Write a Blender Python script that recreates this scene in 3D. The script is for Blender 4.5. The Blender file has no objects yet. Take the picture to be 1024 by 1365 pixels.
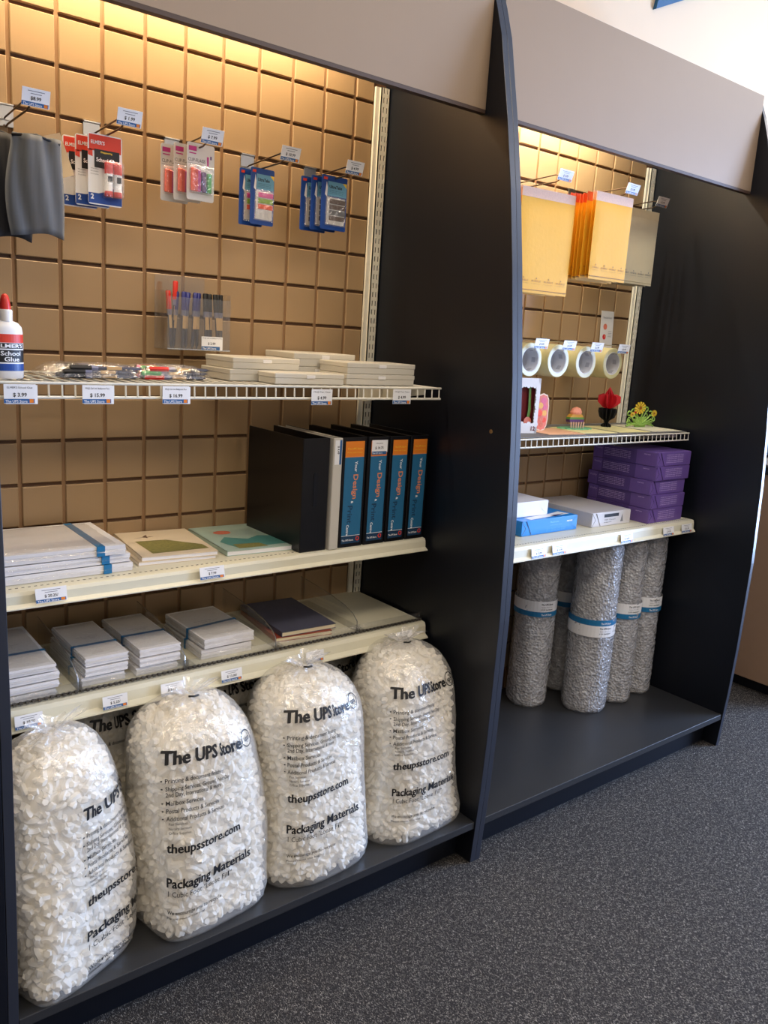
import bpy, math, random
import numpy as np
from mathutils import Matrix, Vector, Euler
random.seed(7); rng = np.random.default_rng(7)
I = 0.0254                      # everything below is written in inches, floor at z = 0, wall at y = 0
sc = bpy.context.scene
COL = sc.collection

# ------------------------------------------------------------------ camera
cam = bpy.data.cameras.new('camera'); camo = bpy.data.objects.new('camera', cam); COL.objects.link(camo)
cam.sensor_fit = 'HORIZONTAL'; cam.sensor_width = 36.0; cam.lens = 1109.75/1024*36.0
cam.clip_start = 0.02; cam.clip_end = 60
w = np.array([0.222233,-0.674752,-0.009680]); th = np.linalg.norm(w); k = w/th
K = np.array([[0,-k[2],k[1]],[k[2],0,-k[0]],[-k[1],k[0],0]])
R = (np.eye(3)+math.sin(th)*K+(1-math.cos(th))*K@K) @ np.array([[1,0,0],[0,0,-1],[0,1,0]], float)
M4 = Matrix.Identity(4)
for r in range(3):
    M4[r][0] = R[0][r]; M4[r][1] = -R[1][r]; M4[r][2] = -R[2][r]
camo.matrix_world = Matrix.Translation(Vector((-17.6202*I, -80.1599*I, 57.1264*I))) @ M4
sc.camera = camo

# ------------------------------------------------------------------ world, lights, exposure
wd = bpy.data.worlds.new('world'); sc.world = wd; wd.use_nodes = True
wd.node_tree.nodes['Background'].inputs[0].default_value = (0.75, 0.85, 1, 1)
wd.node_tree.nodes['Background'].inputs[1].default_value = 0.6
sc.view_settings.view_transform = 'Standard'; sc.view_settings.look = 'None'
sc.view_settings.exposure = 0.0; sc.view_settings.gamma = 1.0; sc.view_settings.use_curve_mapping = False

def area(name, loc, rot, sx, sy, power, color):
    l = bpy.data.lights.new(name, 'AREA'); l.shape = 'RECTANGLE'; l.size = sx*I; l.size_y = sy*I
    l.energy = power; l.color = color
    o = bpy.data.objects.new(name, l); COL.objects.link(o)
    o.location = Vector(loc)*I; o.rotation_euler = rot
    return o
# daylight through the shop front (openings in the right hand wall)
area('window_daylight', (197, -86, 50), (0, math.radians(90), 0), 76, 60, 370, (0.42, 0.60, 1.0))
# ceiling troffers
TROFFERS = [(-20,-70),(60,-70),(140,-70),(-20,-150),(60,-150),(140,-150)]
for (tx, ty) in TROFFERS:
    area('troffer_light', (tx, ty, 117.0), (0,0,0), 44, 20, 10 if tx > 100 else 16, (1.0, 0.80, 0.56))
# strip lamps tucked behind the two fascia boards
area('fascia_light_warm', (17, -4.6, 90.6), (math.radians(30),0,0), 38, 1.2, 11.5, (1.0, 0.77, 0.50))
area('fascia_light_white', (65, -5.0, 90.6), (math.radians(30),0,0), 30, 1.2, 13.5, (1.0, 0.92, 0.72))
# added warm fill without a fixture, brightens the wall beyond the counter
area('added_wall_fill', (140, -34, 114), (math.radians(35),0,0), 50, 10, 8, (1.0, 0.86, 0.66))

# ------------------------------------------------------------------ helpers
class G:
    def __init__(s): s.V=[]; s.F=[]; s.M=[]; s.n=0
    def add(s, V, F, m=0):
        V = np.asarray(V, float).reshape(-1,3)
        s.V.append(V); n = s.n
        for f in F: s.F.append(tuple(int(i)+n for i in f))
        s.M.extend([m]*len(F)); s.n += len(V); return s
    def box(s, x0,x1,y0,y1,z0,z1, m=0, c=0.0):
        if c<=0:
            V=[(x,y,z) for x in (x0,x1) for y in (y0,y1) for z in (z0,z1)]
            return s.add(V,[(0,1,3,2),(4,6,7,5),(0,4,5,1),(2,3,7,6),(0,2,6,4),(1,5,7,3)],m)
        P=[(x0+c,y0+c),(x1-c,y0+c),(x1-c,y1-c),(x0+c,y1-c)]
        Q=[(x0+c,y0),(x1-c,y0),(x1,y0+c),(x1,y1-c),(x1-c,y1),(x0+c,y1),(x0,y1-c),(x0,y0+c)]
        V=[(a,b,z0) for a,b in P]+[(a,b,z0+c) for a,b in Q]+[(a,b,z1-c) for a,b in Q]+[(a,b,z1) for a,b in P]
        F=[(3,2,1,0),(20,21,22,23)]
        for i in range(8): j=(i+1)%8; F.append((4+i,4+j,12+j,12+i))
        mp=[0,1,1,2,2,3,3,0]
        for i in range(8):
            j=(i+1)%8; a,b=mp[i],mp[j]
            if a==b: F.append((a,4+j,4+i)); F.append((20+a,12+i,12+j))
            else: F.append((a,b,4+j,4+i)); F.append((12+i,12+j,20+b,20+a))
        return s.add(V,F,m)
    def obox(s, c, sz, rot=(0,0,0), m=0, ch=0.0):
        g=G(); a,b,d=[q/2 for q in sz]; g.box(-a,a,-b,b,-d,d,0,ch)
        Mx=np.array(Euler(rot).to_matrix()); V=g.V[0]@Mx.T+np.array(c); return s.add(V,g.F,m)
    def tube(s, pts, r, n=6, m=0, cap=True, closed=False):
        P=np.array(pts,float); k=len(P); V=[]; up0=None
        for i in range(k):
            if closed: t=P[(i+1)%k]-P[i-1]
            else: t=P[min(i+1,k-1)]-P[max(i-1,0)]
            t=t/ (np.linalg.norm(t)+1e-12)
            if up0 is None:
                up=np.array([0,0,1.]) if abs(t[2])<.9 else np.array([1.,0,0])
            else: up=up0
            a=np.cross(t,up); a/= (np.linalg.norm(a)+1e-12); b=np.cross(a,t); up0=b
            rr = r[i] if hasattr(r,'__len__') else r
            for j in range(n):
                q=2*math.pi*j/n; V.append(P[i]+rr*(math.cos(q)*a+math.sin(q)*b))
        F=[]
        for i in range(k if closed else k-1):
            i2=(i+1)%k
            for j in range(n):
                j2=(j+1)%n; F.append((i*n+j,i*n+j2,i2*n+j2,i2*n+j))
        if cap and not closed: F.append(tuple(range(n-1,-1,-1))); F.append(tuple((k-1)*n+j for j in range(n)))
        return s.add(V,F,m)
    def prism(s, poly, ax, a, b, m=0):
        # poly in the other two axes (x->(y,z), y->(x,z), z->(x,y))
        n=len(poly); V=[]
        for t in (a,b):
            for (u,v) in poly:
                V.append((t,u,v) if ax=='x' else (u,t,v) if ax=='y' else (u,v,t))
        F=[tuple(range(n)),tuple(range(2*n-1,n-1,-1))]
        for i in range(n): j=(i+1)%n; F.append((i,n+i,n+j,j))
        return s.add(V,F,m)
    def lathe(s, prof, c=(0,0), n=24, m=0, sx=1.0, sy=1.0, axis='z', mats=None):
        V=[]; k=len(prof)
        for (r,z) in prof:
            for j in range(n):
                q=2*math.pi*j/n; a=r*math.cos(q)*sx; b=r*math.sin(q)*sy
                V.append((c[0]+a,c[1]+b,z) if axis=='z' else (c[0]+a, z, c[1]+b))
        s_n=s.n; s.V.append(np.array(V,float))
        for i in range(k-1):
            for j in range(n):
                j2=(j+1)%n; s.F.append(tuple(q+s_n for q in (i*n+j,i*n+j2,(i+1)*n+j2,(i+1)*n+j)))
                s.M.append(mats[i] if mats else m)
        s.n+=len(V)
        for i,rev in ((0,True),(k-1,False)):
            if prof[i][0]>0.02 and max(q[1] for q in prof)-min(q[1] for q in prof)>0.03 and abs(prof[0][1]-prof[-1][1])+abs(prof[0][0]-prof[-1][0])>1e-6:
                f=[s_n+i*n+j for j in range(n)]
                s.F.append(tuple(f[::-1] if rev else f)); s.M.append(mats[min(i,k-2)] if mats else m)
        return s
    def quad(s, a,b,c,d, m=0): return s.add([a,b,c,d],[(0,1,2,3)],m)
    def xf(s, Mx):
        A=np.array(Mx)
        s.V=[v@A[:3,:3].T+A[:3,3] for v in s.V]; return s
    def join(s, g, Mx=None, m=None):
        if Mx is not None: A=np.array(Mx)
        for v in g.V: s.V.append(v@A[:3,:3].T+A[:3,3] if Mx is not None else v)
        n=s.n; s.F.extend(tuple(i+n for i in f) for f in g.F); s.M.extend(g.M if m is None else [m]*len(g.M)); s.n+=g.n
        return s

OFF = {}
def T(x,y,z): return Matrix.Translation((x,y,z))
def RZ(d): return Matrix.Rotation(math.radians(d),4,'Z')
def RX(d): return Matrix.Rotation(math.radians(d),4,'X')
def RY(d): return Matrix.Rotation(math.radians(d),4,'Y')
def meshof(name, g, mats, off, smooth=False):
    V=np.concatenate(g.V)-np.array(off)
    me=bpy.data.meshes.new(name); me.from_pydata((V*I).tolist(),[],g.F); me.validate(clean_customdata=False)
    for m in (mats if isinstance(mats,(list,tuple)) else [mats]): me.materials.append(m)
    if isinstance(mats,(list,tuple)) and len(mats)>1 and len(me.polygons)==len(g.M):
        me.polygons.foreach_set('material_index', g.M)
    if smooth:
        me.polygons.foreach_set('use_smooth',[True]*len(me.polygons))
        if smooth is not True: me.set_sharp_from_angle(angle=math.radians(smooth))
    me.update(); return me
def obj(name, g, mats, parent=None, smooth=False, label=None, loc=None, kind=None, bevel=0):
    if parent is not None:
        off=OFF[parent]
    else:
        if loc is None:
            V=np.concatenate(g.V); loc=((V[:,0].min()+V[:,0].max())/2,(V[:,1].min()+V[:,1].max())/2,V[:,2].min())
        off=tuple(loc)
    o=bpy.data.objects.new(name, meshof(name,g,mats,off,smooth)); COL.objects.link(o)
    if parent is not None: o.parent=parent
    else: o.location=Vector(off)*I
    OFF[o]=off
    if label: o['label']=label
    if kind: o['kind']=kind
    if bevel:
        b=o.modifiers.new('bevel','BEVEL'); b.width=bevel*I; b.segments=2; b.limit_method='ANGLE'
    return o
def tag(o,label,cat,group=None):
    o['label']=label; o['category']=cat
    if group: o['group']=group
    return o
def thing(name,label,cat,loc,group=None,rz=0,local=False):
    o=bpy.data.objects.new(name,None); o.empty_display_size=0.02; COL.objects.link(o)
    o.location=Vector(loc)*I; o.rotation_euler=(0,0,math.radians(rz))
    OFF[o]=(0,0,0) if local else tuple(loc)
    return tag(o,label,cat,group)
def struct(name,g,mats,**k):
    return obj(name,g,mats,kind='structure',**k)

# text
_tc={}
def glyphs(s, bold=0.0, font_shear=0.0):
    key=(s,bold,font_shear)
    if key in _tc: return _tc[key]
    cu=bpy.data.curves.new('t','FONT'); cu.body=s; cu.size=1; cu.resolution_u=2; cu.offset=bold; cu.shear=font_shear
    o=bpy.data.objects.new('t',cu); COL.objects.link(o)
    bpy.context.view_layer.update()
    me=bpy.data.meshes.new_from_object(o.evaluated_get(bpy.context.evaluated_depsgraph_get()))
    V=np.array([v.co[:2] for v in me.vertices]) if len(me.vertices) else np.zeros((0,2))
    F=[tuple(p.vertices) for p in me.polygons]
    bpy.data.objects.remove(o); bpy.data.curves.remove(cu); bpy.data.meshes.remove(me)
    if len(V): V[:,0]-=V[:,0].min()
    _tc[key]=(V,F); return V,F
def text(g, s, fn, width=None, cap=None, m=0, bold=0.0, align='l', u0=0, v0=0, shear=0.0):
    """cap = capital height; width = total width; fn maps (u,v)->(x,y,z)"""
    V,F=glyphs(s,bold,shear)
    if not len(V): return
    wr=V[:,0].max(); cr=0.73
    if cap is None: sc_v=width/wr; sc_u=sc_v
    else: sc_v=cap/cr; sc_u=width/wr if width else sc_v
    U=V[:,0]*sc_u; W=V[:,1]*sc_v
    if align=='c': U=U-U.max()/2
    g.add([fn(u0+a,v0+b) for a,b in zip(U,W)],F,m)
def plane(o,u,v):
    o=np.array(o,float);u=np.array(u,float);v=np.array(v,float)
    return lambda a,b: o+u*a+v*b

# materials
def srgb(r,g,b):
    f=lambda c:(c/255/12.92) if c/255<=0.04045 else ((c/255+0.055)/1.055)**2.4
    return (f(r),f(g),f(b),1)
def mat(name, col, rough=0.5, metal=0.0, spec=0.5, noise=0.0, nscale=30, bump=0.0, bscale=200, trans=0, alpha=1, coat=0, emit=None, es=0):
    m=bpy.data.materials.new(name); m.use_nodes=True; nt=m.node_tree; b=nt.nodes['Principled BSDF']
    b.inputs['Base Color'].default_value=col; b.inputs['Roughness'].default_value=rough
    b.inputs['Metallic'].default_value=metal; b.inputs['Specular IOR Level'].default_value=spec
    b.inputs['Transmission Weight'].default_value=trans; b.inputs['Alpha'].default_value=alpha
    b.inputs['Coat Weight'].default_value=coat
    if emit: b.inputs['Emission Color'].default_value=emit; b.inputs['Emission Strength'].default_value=es
    tc=nt.nodes.new('ShaderNodeTexCoord')
    if noise or True:
        n=nt.nodes.new('ShaderNodeTexNoise'); n.inputs['Scale'].default_value=nscale; n.inputs['Detail'].default_value=4
        nt.links.new(tc.outputs['Object'],n.inputs['Vector'])
        mx=nt.nodes.new('ShaderNodeMix'); mx.data_type='RGBA'; mx.blend_type='MULTIPLY'
        mx.inputs[6].default_value=col
        rp=nt.nodes.new('ShaderNodeMapRange'); nz=noise if noise else 0.02
        rp.inputs[3].default_value=1-nz; rp.inputs[4].default_value=1+nz
        nt.links.new(n.outputs['Fac'],rp.inputs[0]); mx.inputs[0].default_value=1
        nt.links.new(rp.outputs[0],mx.inputs[7]); nt.links.new(mx.outputs[2],b.inputs['Base Color'])
    if bump:
        n2=nt.nodes.new('ShaderNodeTexNoise'); n2.inputs['Scale'].default_value=bscale; n2.inputs['Detail'].default_value=3
        nt.links.new(tc.outputs['Object'],n2.inputs['Vector'])
        bp=nt.nodes.new('ShaderNodeBump'); bp.inputs['Strength'].default_value=bump; bp.inputs['Distance'].default_value=0.002
        nt.links.new(n2.outputs['Fac'],bp.inputs['Height']); nt.links.new(bp.outputs['Normal'],b.inputs['Normal'])
    return m
def film(name, tint=(1,1,1,1), gloss=0.10, rough=0.12, bump=0.6, bscale=45, haze=0.0, hazecol=(.8,.8,.8,1)):
    m=bpy.data.materials.new(name); m.use_nodes=True; nt=m.node_tree; nt.nodes.clear(); N=nt.nodes.new; L=nt.links.new
    out=N('ShaderNodeOutputMaterial'); tr=N('ShaderNodeBsdfTransparent'); tr.inputs[0].default_value=tint
    gl=N('ShaderNodeBsdfGlossy'); gl.inputs['Roughness'].default_value=rough; gl.inputs['Color'].default_value=(1,1,1,1)
    df=N('ShaderNodeBsdfDiffuse'); df.inputs[0].default_value=hazecol
    tc=N('ShaderNodeTexCoord'); n=N('ShaderNodeTexNoise'); n.inputs['Scale'].default_value=bscale; n.inputs['Detail'].default_value=3; n.inputs['Distortion'].default_value=1.5
    L(tc.outputs['Object'],n.inputs['Vector'])
    bp=N('ShaderNodeBump'); bp.inputs['Strength'].default_value=bump; bp.inputs['Distance'].default_value=0.01
    L(n.outputs['Fac'],bp.inputs['Height']); L(bp.outputs[0],gl.inputs['Normal'])
    lw=N('ShaderNodeLayerWeight'); lw.inputs['Blend'].default_value=0.25
    mr=N('ShaderNodeMapRange'); mr.inputs[3].default_value=gloss; mr.inputs[4].default_value=min(1,gloss*5); L(lw.outputs['Facing'],mr.inputs[0])
    m1=N('ShaderNodeMixShader'); m1.inputs[0].default_value=haze; L(tr.outputs[0],m1.inputs[1]); L(df.outputs[0],m1.inputs[2])
    m2=N('ShaderNodeMixShader'); L(mr.outputs[0],m2.inputs[0]); L(m1.outputs[0],m2.inputs[1]); L(gl.outputs[0],m2.inputs[2])
    L(m2.outputs[0],out.inputs[0]); return m

m_tile=mat('tan_board',srgb(162,134,98),0.42,noise=0.06,nscale=8,bump=0.05,bscale=300)
m_groove=mat('shaded_board_groove',srgb(100,70,44),0.7,noise=0.05)  # darkened to carry the shade inside the horizontal grooves
m_vgroove=mat('lit_vertical_groove',srgb(142,108,72),0.6,noise=0.05)  # lighter brown carries the light falling down the vertical grooves
m_black=mat('black_laminate',srgb(13,17,26),0.4,spec=0.42,noise=0.05,bump=0.04,bscale=500)
m_blackedge=mat('black_edge_banding',srgb(44,48,58),0.3,spec=0.6)
m_deck=mat('black_deck_laminate',srgb(46,47,49),0.36,spec=0.5,noise=0.12,nscale=12,bump=0.05,bscale=500)
m_fascia=mat('taupe_fascia',srgb(150,127,102),0.5,noise=0.03,nscale=10)
m_fedge=mat('fascia_brown_edge',srgb(70,50,38),0.5)
m_wall=mat('cream_wall_paint',srgb(226,202,170),0.8,noise=0.03,nscale=4,bump=0.03)
m_ceil=mat('ceiling_white',srgb(225,222,215),0.9,noise=0.03)
m_white=mat('white_powder_coat',srgb(228,224,208),0.4,noise=0.03)
m_cream=mat('almond_shelf_enamel',srgb(222,217,192),0.42,noise=0.03)
m_dark=mat('dark_slot',srgb(30,28,26),0.8)
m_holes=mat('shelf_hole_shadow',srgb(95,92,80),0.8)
m_chrome=mat('zinc_plated_steel',srgb(190,190,188),0.28,metal=1.0)
m_wire=mat('dark_steel_wire',srgb(110,95,80),0.35,metal=0.9)
m_paper=mat('white_paper',srgb(236,235,236),0.6,noise=0.03)
m_paper2=mat('envelope_paper',srgb(232,229,227),0.55,noise=0.04,nscale=60,bump=0.05,bscale=400)
m_tagw=mat('tag_white',srgb(240,240,240),0.45)
m_tagb=mat('tag_blue',srgb(45,95,150),0.45)
m_ink=mat('black_ink',srgb(22,22,24),0.5)
m_grey=mat('grey_ink',srgb(120,120,125),0.5)
m_band=mat('blue_band',srgb(30,115,165),0.45)
m_peanut=mat('foam_peanut',srgb(248,243,230),0.75,noise=0.03,bump=0.1,bscale=600)
m_core=mat('foam_fill_core',srgb(240,233,216),0.9,noise=0.05)  # plain off-white core under the peanuts
m_bag=film('clear_poly_bag',gloss=0.07,rough=0.16,bump=0.9,bscale=16,haze=0.26,hazecol=(.97,.95,.90,1))
m_wrap=film('clear_shrink_wrap',gloss=0.09,rough=0.10,bump=0.7,bscale=30,haze=0.05)
m_acr=film('clear_acrylic',tint=(.95,.95,.94,1),gloss=0.05,rough=0.05,bump=0.02,haze=0.03)
m_acre=film('acrylic_edge',tint=(.62,.62,.58,1),gloss=0.2,rough=0.2,bump=0.02,haze=0.2,hazecol=(.6,.6,.55,1))
m_frost=mat('frosted_plastic',srgb(222,216,200),0.35,noise=0.03,alpha=0.86)
m_tape=mat('clear_tape_roll',srgb(222,212,160),0.25,noise=0.03,coat=0.4)
m_tapeside=mat('tape_roll_edge',srgb(206,200,150),0.35)
m_cprint=mat('core_print_grey',srgb(188,188,192),0.7); m_core2=mat('grey_card_core',srgb(225,225,226),0.7)
m_yel=mat('kraft_yellow_mailer',srgb(236,176,34),0.6,noise=0.05,nscale=14,bump=0.25,bscale=70)
m_yeld=mat('mailer_print_brown',srgb(178,128,52),0.6)
m_strip=mat('pink_seal_strip',srgb(232,190,160),0.4,noise=0.15,nscale=200)
m_redor=mat('mailer_red_edge',srgb(225,105,60),0.5)
m_pearl=mat('white_bubble_mailer',srgb(212,202,170),0.4,noise=0.06,nscale=20,bump=0.3,bscale=70)
m_purple=mat('purple_ream_wrap',srgb(110,84,156),0.3,noise=0.07,nscale=25,bump=0.05)
m_purple2=mat('ream_print_lilac',srgb(192,168,220),0.4)
m_purd=mat('dark_purple_fold',srgb(50,30,85),0.5)
m_blue=mat('blue_ream_wrap',srgb(25,135,215),0.35,noise=0.04)
m_bluel=mat('ream_print_pale_blue',srgb(120,190,235),0.4)
m_red=mat('red_plastic',srgb(215,50,38),0.35)
m_redk=mat('red_card',srgb(222,62,38),0.45)
m_bluek=mat('blue_card',srgb(22,70,150),0.4)
m_pblue=mat('pale_blue_card',srgb(110,170,200),0.45)
m_pink=mat('pink_plastic',srgb(230,70,150),0.4)
m_mag=mat('magenta_plastic',srgb(190,40,130),0.4)
m_orange=mat('orange_plastic',srgb(240,95,50),0.4)
m_green=mat('green_plastic',srgb(70,175,85),0.4)
m_lime=mat('lime_plastic',srgb(140,180,40),0.4)
m_violet=mat('violet_plastic',srgb(90,45,110),0.4)
m_brown=mat('grey_brown_tab',srgb(105,88,78),0.4)
m_gtab=mat('grey_tab',srgb(112,112,112),0.4)
m_yellow=mat('yellow_card',srgb(240,205,60),0.5)
m_cardg=mat('pale_grey_card',srgb(215,212,208),0.45)
m_bottle=mat('white_hdpe',srgb(235,232,228),0.35)
m_binder=mat('black_binder_vinyl',srgb(11,12,17),0.33,bump=0.1,bscale=700)
m_bindw=mat('white_binder_vinyl',srgb(205,200,188),0.4)
m_insb=mat('spine_insert_blue',srgb(42,108,148),0.4)
m_insd=mat('spine_insert_navy',srgb(30,62,92),0.4)
m_inso=mat('spine_insert_orange',srgb(232,132,40),0.4)
m_inst=mat('insert_text_orange',srgb(225,140,95),0.4)
m_mesh=film('grey_mesh_fabric',tint=(.45,.47,.50,1),gloss=0.012,rough=0.6,bump=0.2,bscale=30,haze=0.55,hazecol=(.20,.21,.22,1))
m_meshb=mat('black_mesh_fabric',srgb(32,32,36),0.7)
m_kraft=mat('manila_card',srgb(216,184,134),0.6)
m_counter=mat('counter_tan_laminate',srgb(150,122,98),0.5,noise=0.05)
m_petal=mat('red_paper_petal',srgb(200,28,40),0.5)
m_leaf=mat('green_paper_leaf',srgb(150,190,90),0.5)
m_leafd=mat('dark_green_paper',srgb(95,140,60),0.5)
m_glass=film('window_glass',gloss=0.05,rough=0.02,bump=0)
m_emit=mat('tube_lamp',(1,1,1,1),emit=(1,.8,.5,1),es=12)
m_troff=mat('troffer_diffuser',(1,1,1,1),emit=(1,.93,.82,1),es=2.2)
m_bluesign=mat('blue_sign',srgb(25,90,130),0.5)

def carpet():
    m=bpy.data.materials.new('charcoal_loop_carpet'); m.use_nodes=True; nt=m.node_tree; N=nt.nodes.new; L=nt.links.new
    b=nt.nodes['Principled BSDF']; b.inputs['Roughness'].default_value=0.95; b.inputs['Specular IOR Level'].default_value=0.1
    tc=N('ShaderNodeTexCoord')
    def fleck(rot,sx,sy,lo,hi,seed):
        mp=N('ShaderNodeMapping'); mp.inputs['Rotation'].default_value=(0,0,rot); mp.inputs['Scale'].default_value=(sx,sy,1); mp.inputs['Location'].default_value=(seed,seed,0)
        L(tc.outputs['Object'],mp.inputs[0]); n=N('ShaderNodeTexNoise'); n.inputs['Scale'].default_value=1; n.inputs['Detail'].default_value=1.5
        n.inputs['Distortion'].default_value=0.6; L(mp.outputs[0],n.inputs['Vector'])
        r=N('ShaderNodeMapRange'); r.inputs[1].default_value=lo; r.inputs[2].default_value=hi; L(n.outputs['Fac'],r.inputs[0]); return r.outputs[0]
    a=fleck(0.35,520,200,0.56,0.70,3); c=fleck(1.75,520,200,0.57,0.71,9); d=fleck(0.9,90,90,0.35,0.65,5)
    mx=N('ShaderNodeMath'); mx.operation='MAXIMUM'; L(a,mx.inputs[0]); L(c,mx.inputs[1])
    mm=N('ShaderNodeMath'); mm.operation='MULTIPLY_ADD'; L(mx.outputs[0],mm.inputs[0]); L(d,mm.inputs[1]); 
    mul=N('ShaderNodeMath'); mul.operation='MULTIPLY'; L(mx.outputs[0],mul.inputs[0]); mul.inputs[1].default_value=0.25; L(mul.outputs[0],mm.inputs[2])
    cr=N('ShaderNodeMix'); cr.data_type='RGBA'; L(mm.outputs[0],cr.inputs[0]); cr.inputs[6].default_value=srgb(45,43,43); cr.inputs[7].default_value=srgb(158,152,142)
    L(cr.outputs[2],b.inputs['Base Color'])
    bp=N('ShaderNodeBump'); bp.inputs['Strength'].default_value=0.6; bp.inputs['Distance'].default_value=0.003; L(mx.outputs[0],bp.inputs['Height']); L(bp.outputs[0],b.inputs['Normal'])
    return m
m_carpet=carpet()
def bubble():
    m=bpy.data.materials.new('bubble_wrap'); m.use_nodes=True; nt=m.node_tree; nt.nodes.clear(); N=nt.nodes.new; L=nt.links.new
    out=N('ShaderNodeOutputMaterial'); p=N('ShaderNodeBsdfPrincipled'); p.inputs['Base Color'].default_value=srgb(206,207,210); p.inputs['Roughness'].default_value=0.25
    p.inputs['Coat Weight'].default_value=0.9; p.inputs['Coat Roughness'].default_value=0.08
    tc=N('ShaderNodeTexCoord'); v=N('ShaderNodeTexVoronoi'); v.inputs['Scale'].default_value=110; L(tc.outputs['Object'],v.inputs['Vector'])
    n=N('ShaderNodeTexNoise'); n.inputs['Scale'].default_value=40; n.inputs['Detail'].default_value=2; n.inputs['Distortion'].default_value=1; L(tc.outputs['Object'],n.inputs['Vector'])
    ad=N('ShaderNodeMath'); ad.operation='ADD'; L(v.outputs['Distance'],ad.inputs[0]); L(n.outputs['Fac'],ad.inputs[1])
    bp=N('ShaderNodeBump'); bp.inputs['Strength'].default_value=0.8; bp.inputs['Distance'].default_value=0.006; L(ad.outputs[0],bp.inputs['Height'])
    L(bp.outputs[0],p.inputs['Normal']); L(bp.outputs[0],p.inputs['Coat Normal'])
    mr=N('ShaderNodeMapRange'); mr.inputs[1].default_value=0.3; mr.inputs[2].default_value=0.75; mr.inputs[3].default_value=0.45; mr.inputs[4].default_value=0.85; L(n.outputs['Fac'],mr.inputs[0])
    tr=N('ShaderNodeBsdfTransparent'); tr.inputs[0].default_value=(.9,.9,.9,1)
    mx=N('ShaderNodeMixShader'); L(mr.outputs[0],mx.inputs[0]); L(tr.outputs[0],mx.inputs[1]); L(p.outputs[0],mx.inputs[2]); L(mx.outputs[0],out.inputs[0]); return m
m_bub=bubble()

# ------------------------------------------------------------------ the room
struct('floor',G().box(-150,200,-260,3,-1,0),m_carpet,loc=(0,0,0))
struct('ceiling',G().box(-150,200,-260,3,118,119),m_ceil)
g=G()
# back wall with a narrow opening over the counter
WX0,WX1,WZ0,WZ1=129.0,170.0,58.0,84.0
g.box(-150,WX0,1,3,0,118); g.box(WX1,200,1,3,0,118); g.box(WX0,WX1,1,3,0,WZ0); g.box(WX0,WX1,1,3,WZ1,118)
struct('wall_back',g,m_wall)
struct('wall_left',G().box(-152,-150,-260,3,0,118),m_wall)
struct('wall_front',G().box(-150,200,-262,-260,0,118),m_wall)
g=G(); g.box(200,202,-260,-130,0,118); g.box(200,202,-45,3,0,118); g.box(200,202,-130,-45,0,10); g.box(200,202,-130,-45,114,118)
struct('wall_right',g,m_wall)
# windows
g=G(); fy0,fy1=-130,-45
for y in (fy0,fy0+41,fy1-2): g.box(200,202,y,y+2,10,114)
g.box(200,202,fy0,fy1,10,12); g.box(200,202,fy0,fy1,112,114)
wn=struct('window_1',g,m_dark); obj('pane',G().box(200.8,201.1,fy0,fy1,10,114),m_glass,wn)
g=G()
for x in (WX0,WX1-1.5): g.box(x,x+1.5,0.8,3,WZ0,WZ1)
g.box(WX0,WX1,0.8,3,WZ0,WZ0+1.5); g.box(WX0,WX1,0.8,3,WZ1-1.5,WZ1)
wn=struct('window_2',g,m_white); obj('pane',G().box(WX0,WX1,1.8,2.0,WZ0,WZ1),m_glass,wn)
for (tx,ty) in TROFFERS:
    t=thing('ceiling_light','recessed fluorescent troffer set in the white shop ceiling','ceiling light',(tx,ty,117.2),'ceiling troffers of the shop')
    g=G(); g.box(tx-24,tx+24,ty-12,ty-11,117.2,118); g.box(tx-24,tx+24,ty+11,ty+12,117.2,118); g.box(tx-24,tx-23,ty-11,ty+11,117.2,118); g.box(tx+23,tx+24,ty-11,ty+11,117.2,118)
    obj('frame',g,m_white,t); obj('diffuser',G().box(tx-23,tx+23,ty-11,ty+11,117.5,117.9),m_troff,t)
g=G().prism([(92.3,105.2),(94.4,115.5),(112,114)],'y',0.4,1.0)
tag(obj('wall_sign',g,m_bluesign),'blue pointed sign on the cream wall above the display','sign')

# ------------------------------------------------------------------ display units
FO=[(91.8,-15.1),(89,-16.3),(86.1,-17.3),(82.3,-18.15),(78.2,-19.1),(71.9,-20.3),(64.8,-21.4),(54.1,-22.8),(47.4,-23.4),(39.8,-23.9),(28.7,-24.25),(15.9,-24.1),(8.7,-23.85),(0,-23.3)]
def fin_poly(top=91.8):
    P=[(0.9,0),(0.9,top)]+[(y,z) for z,y in FO]
    return P
def fin(parent,x0,side):
    g=G(); g.prism(fin_poly(),'x',x0,x0+0.75)
    # mark the curved front edge faces
    n=len(FO)+2
    for i in range(len(g.M)):
        f=g.F[i]
        if len(f)==4 and i>=2+2 and i<2+n-1: g.M[i]=1
    o=obj('side_panel',g,[m_black,m_blackedge],parent,bevel=0.05)
    return o
def upright(parent,x0,z1=84,z0=6):
    g=G(); g.box(x0,x0+0.55,-0.3,0.0,z0,z1)
    a=x0+0.55; b=x0+1.8; f=-0.55
    g.box(a,a+0.12,f,0,z0,z1); g.box(b-0.12,b,f,0,z0,z1)
    xs=[a,a+0.34,a+0.50,a+0.80,a+0.96,b]
    for i in (0,2,4): g.box(xs[i],xs[i+1],f,f+0.1,z0,z1)
    z=z0
    while z<z1:
        for i in (1,3): g.box(xs[i],xs[i+1],f,f+0.1,z,min(z+0.42,z1))
        z+=1.0
    o=obj('upright',g,m_white,parent)
    obj('slot_shade',G().box(a+0.14,b-0.14,f+0.16,-0.05,z0,z1),m_dark,o)  # dark strip stands in for the shade inside the slots
    return o
DISP=[]
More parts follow.
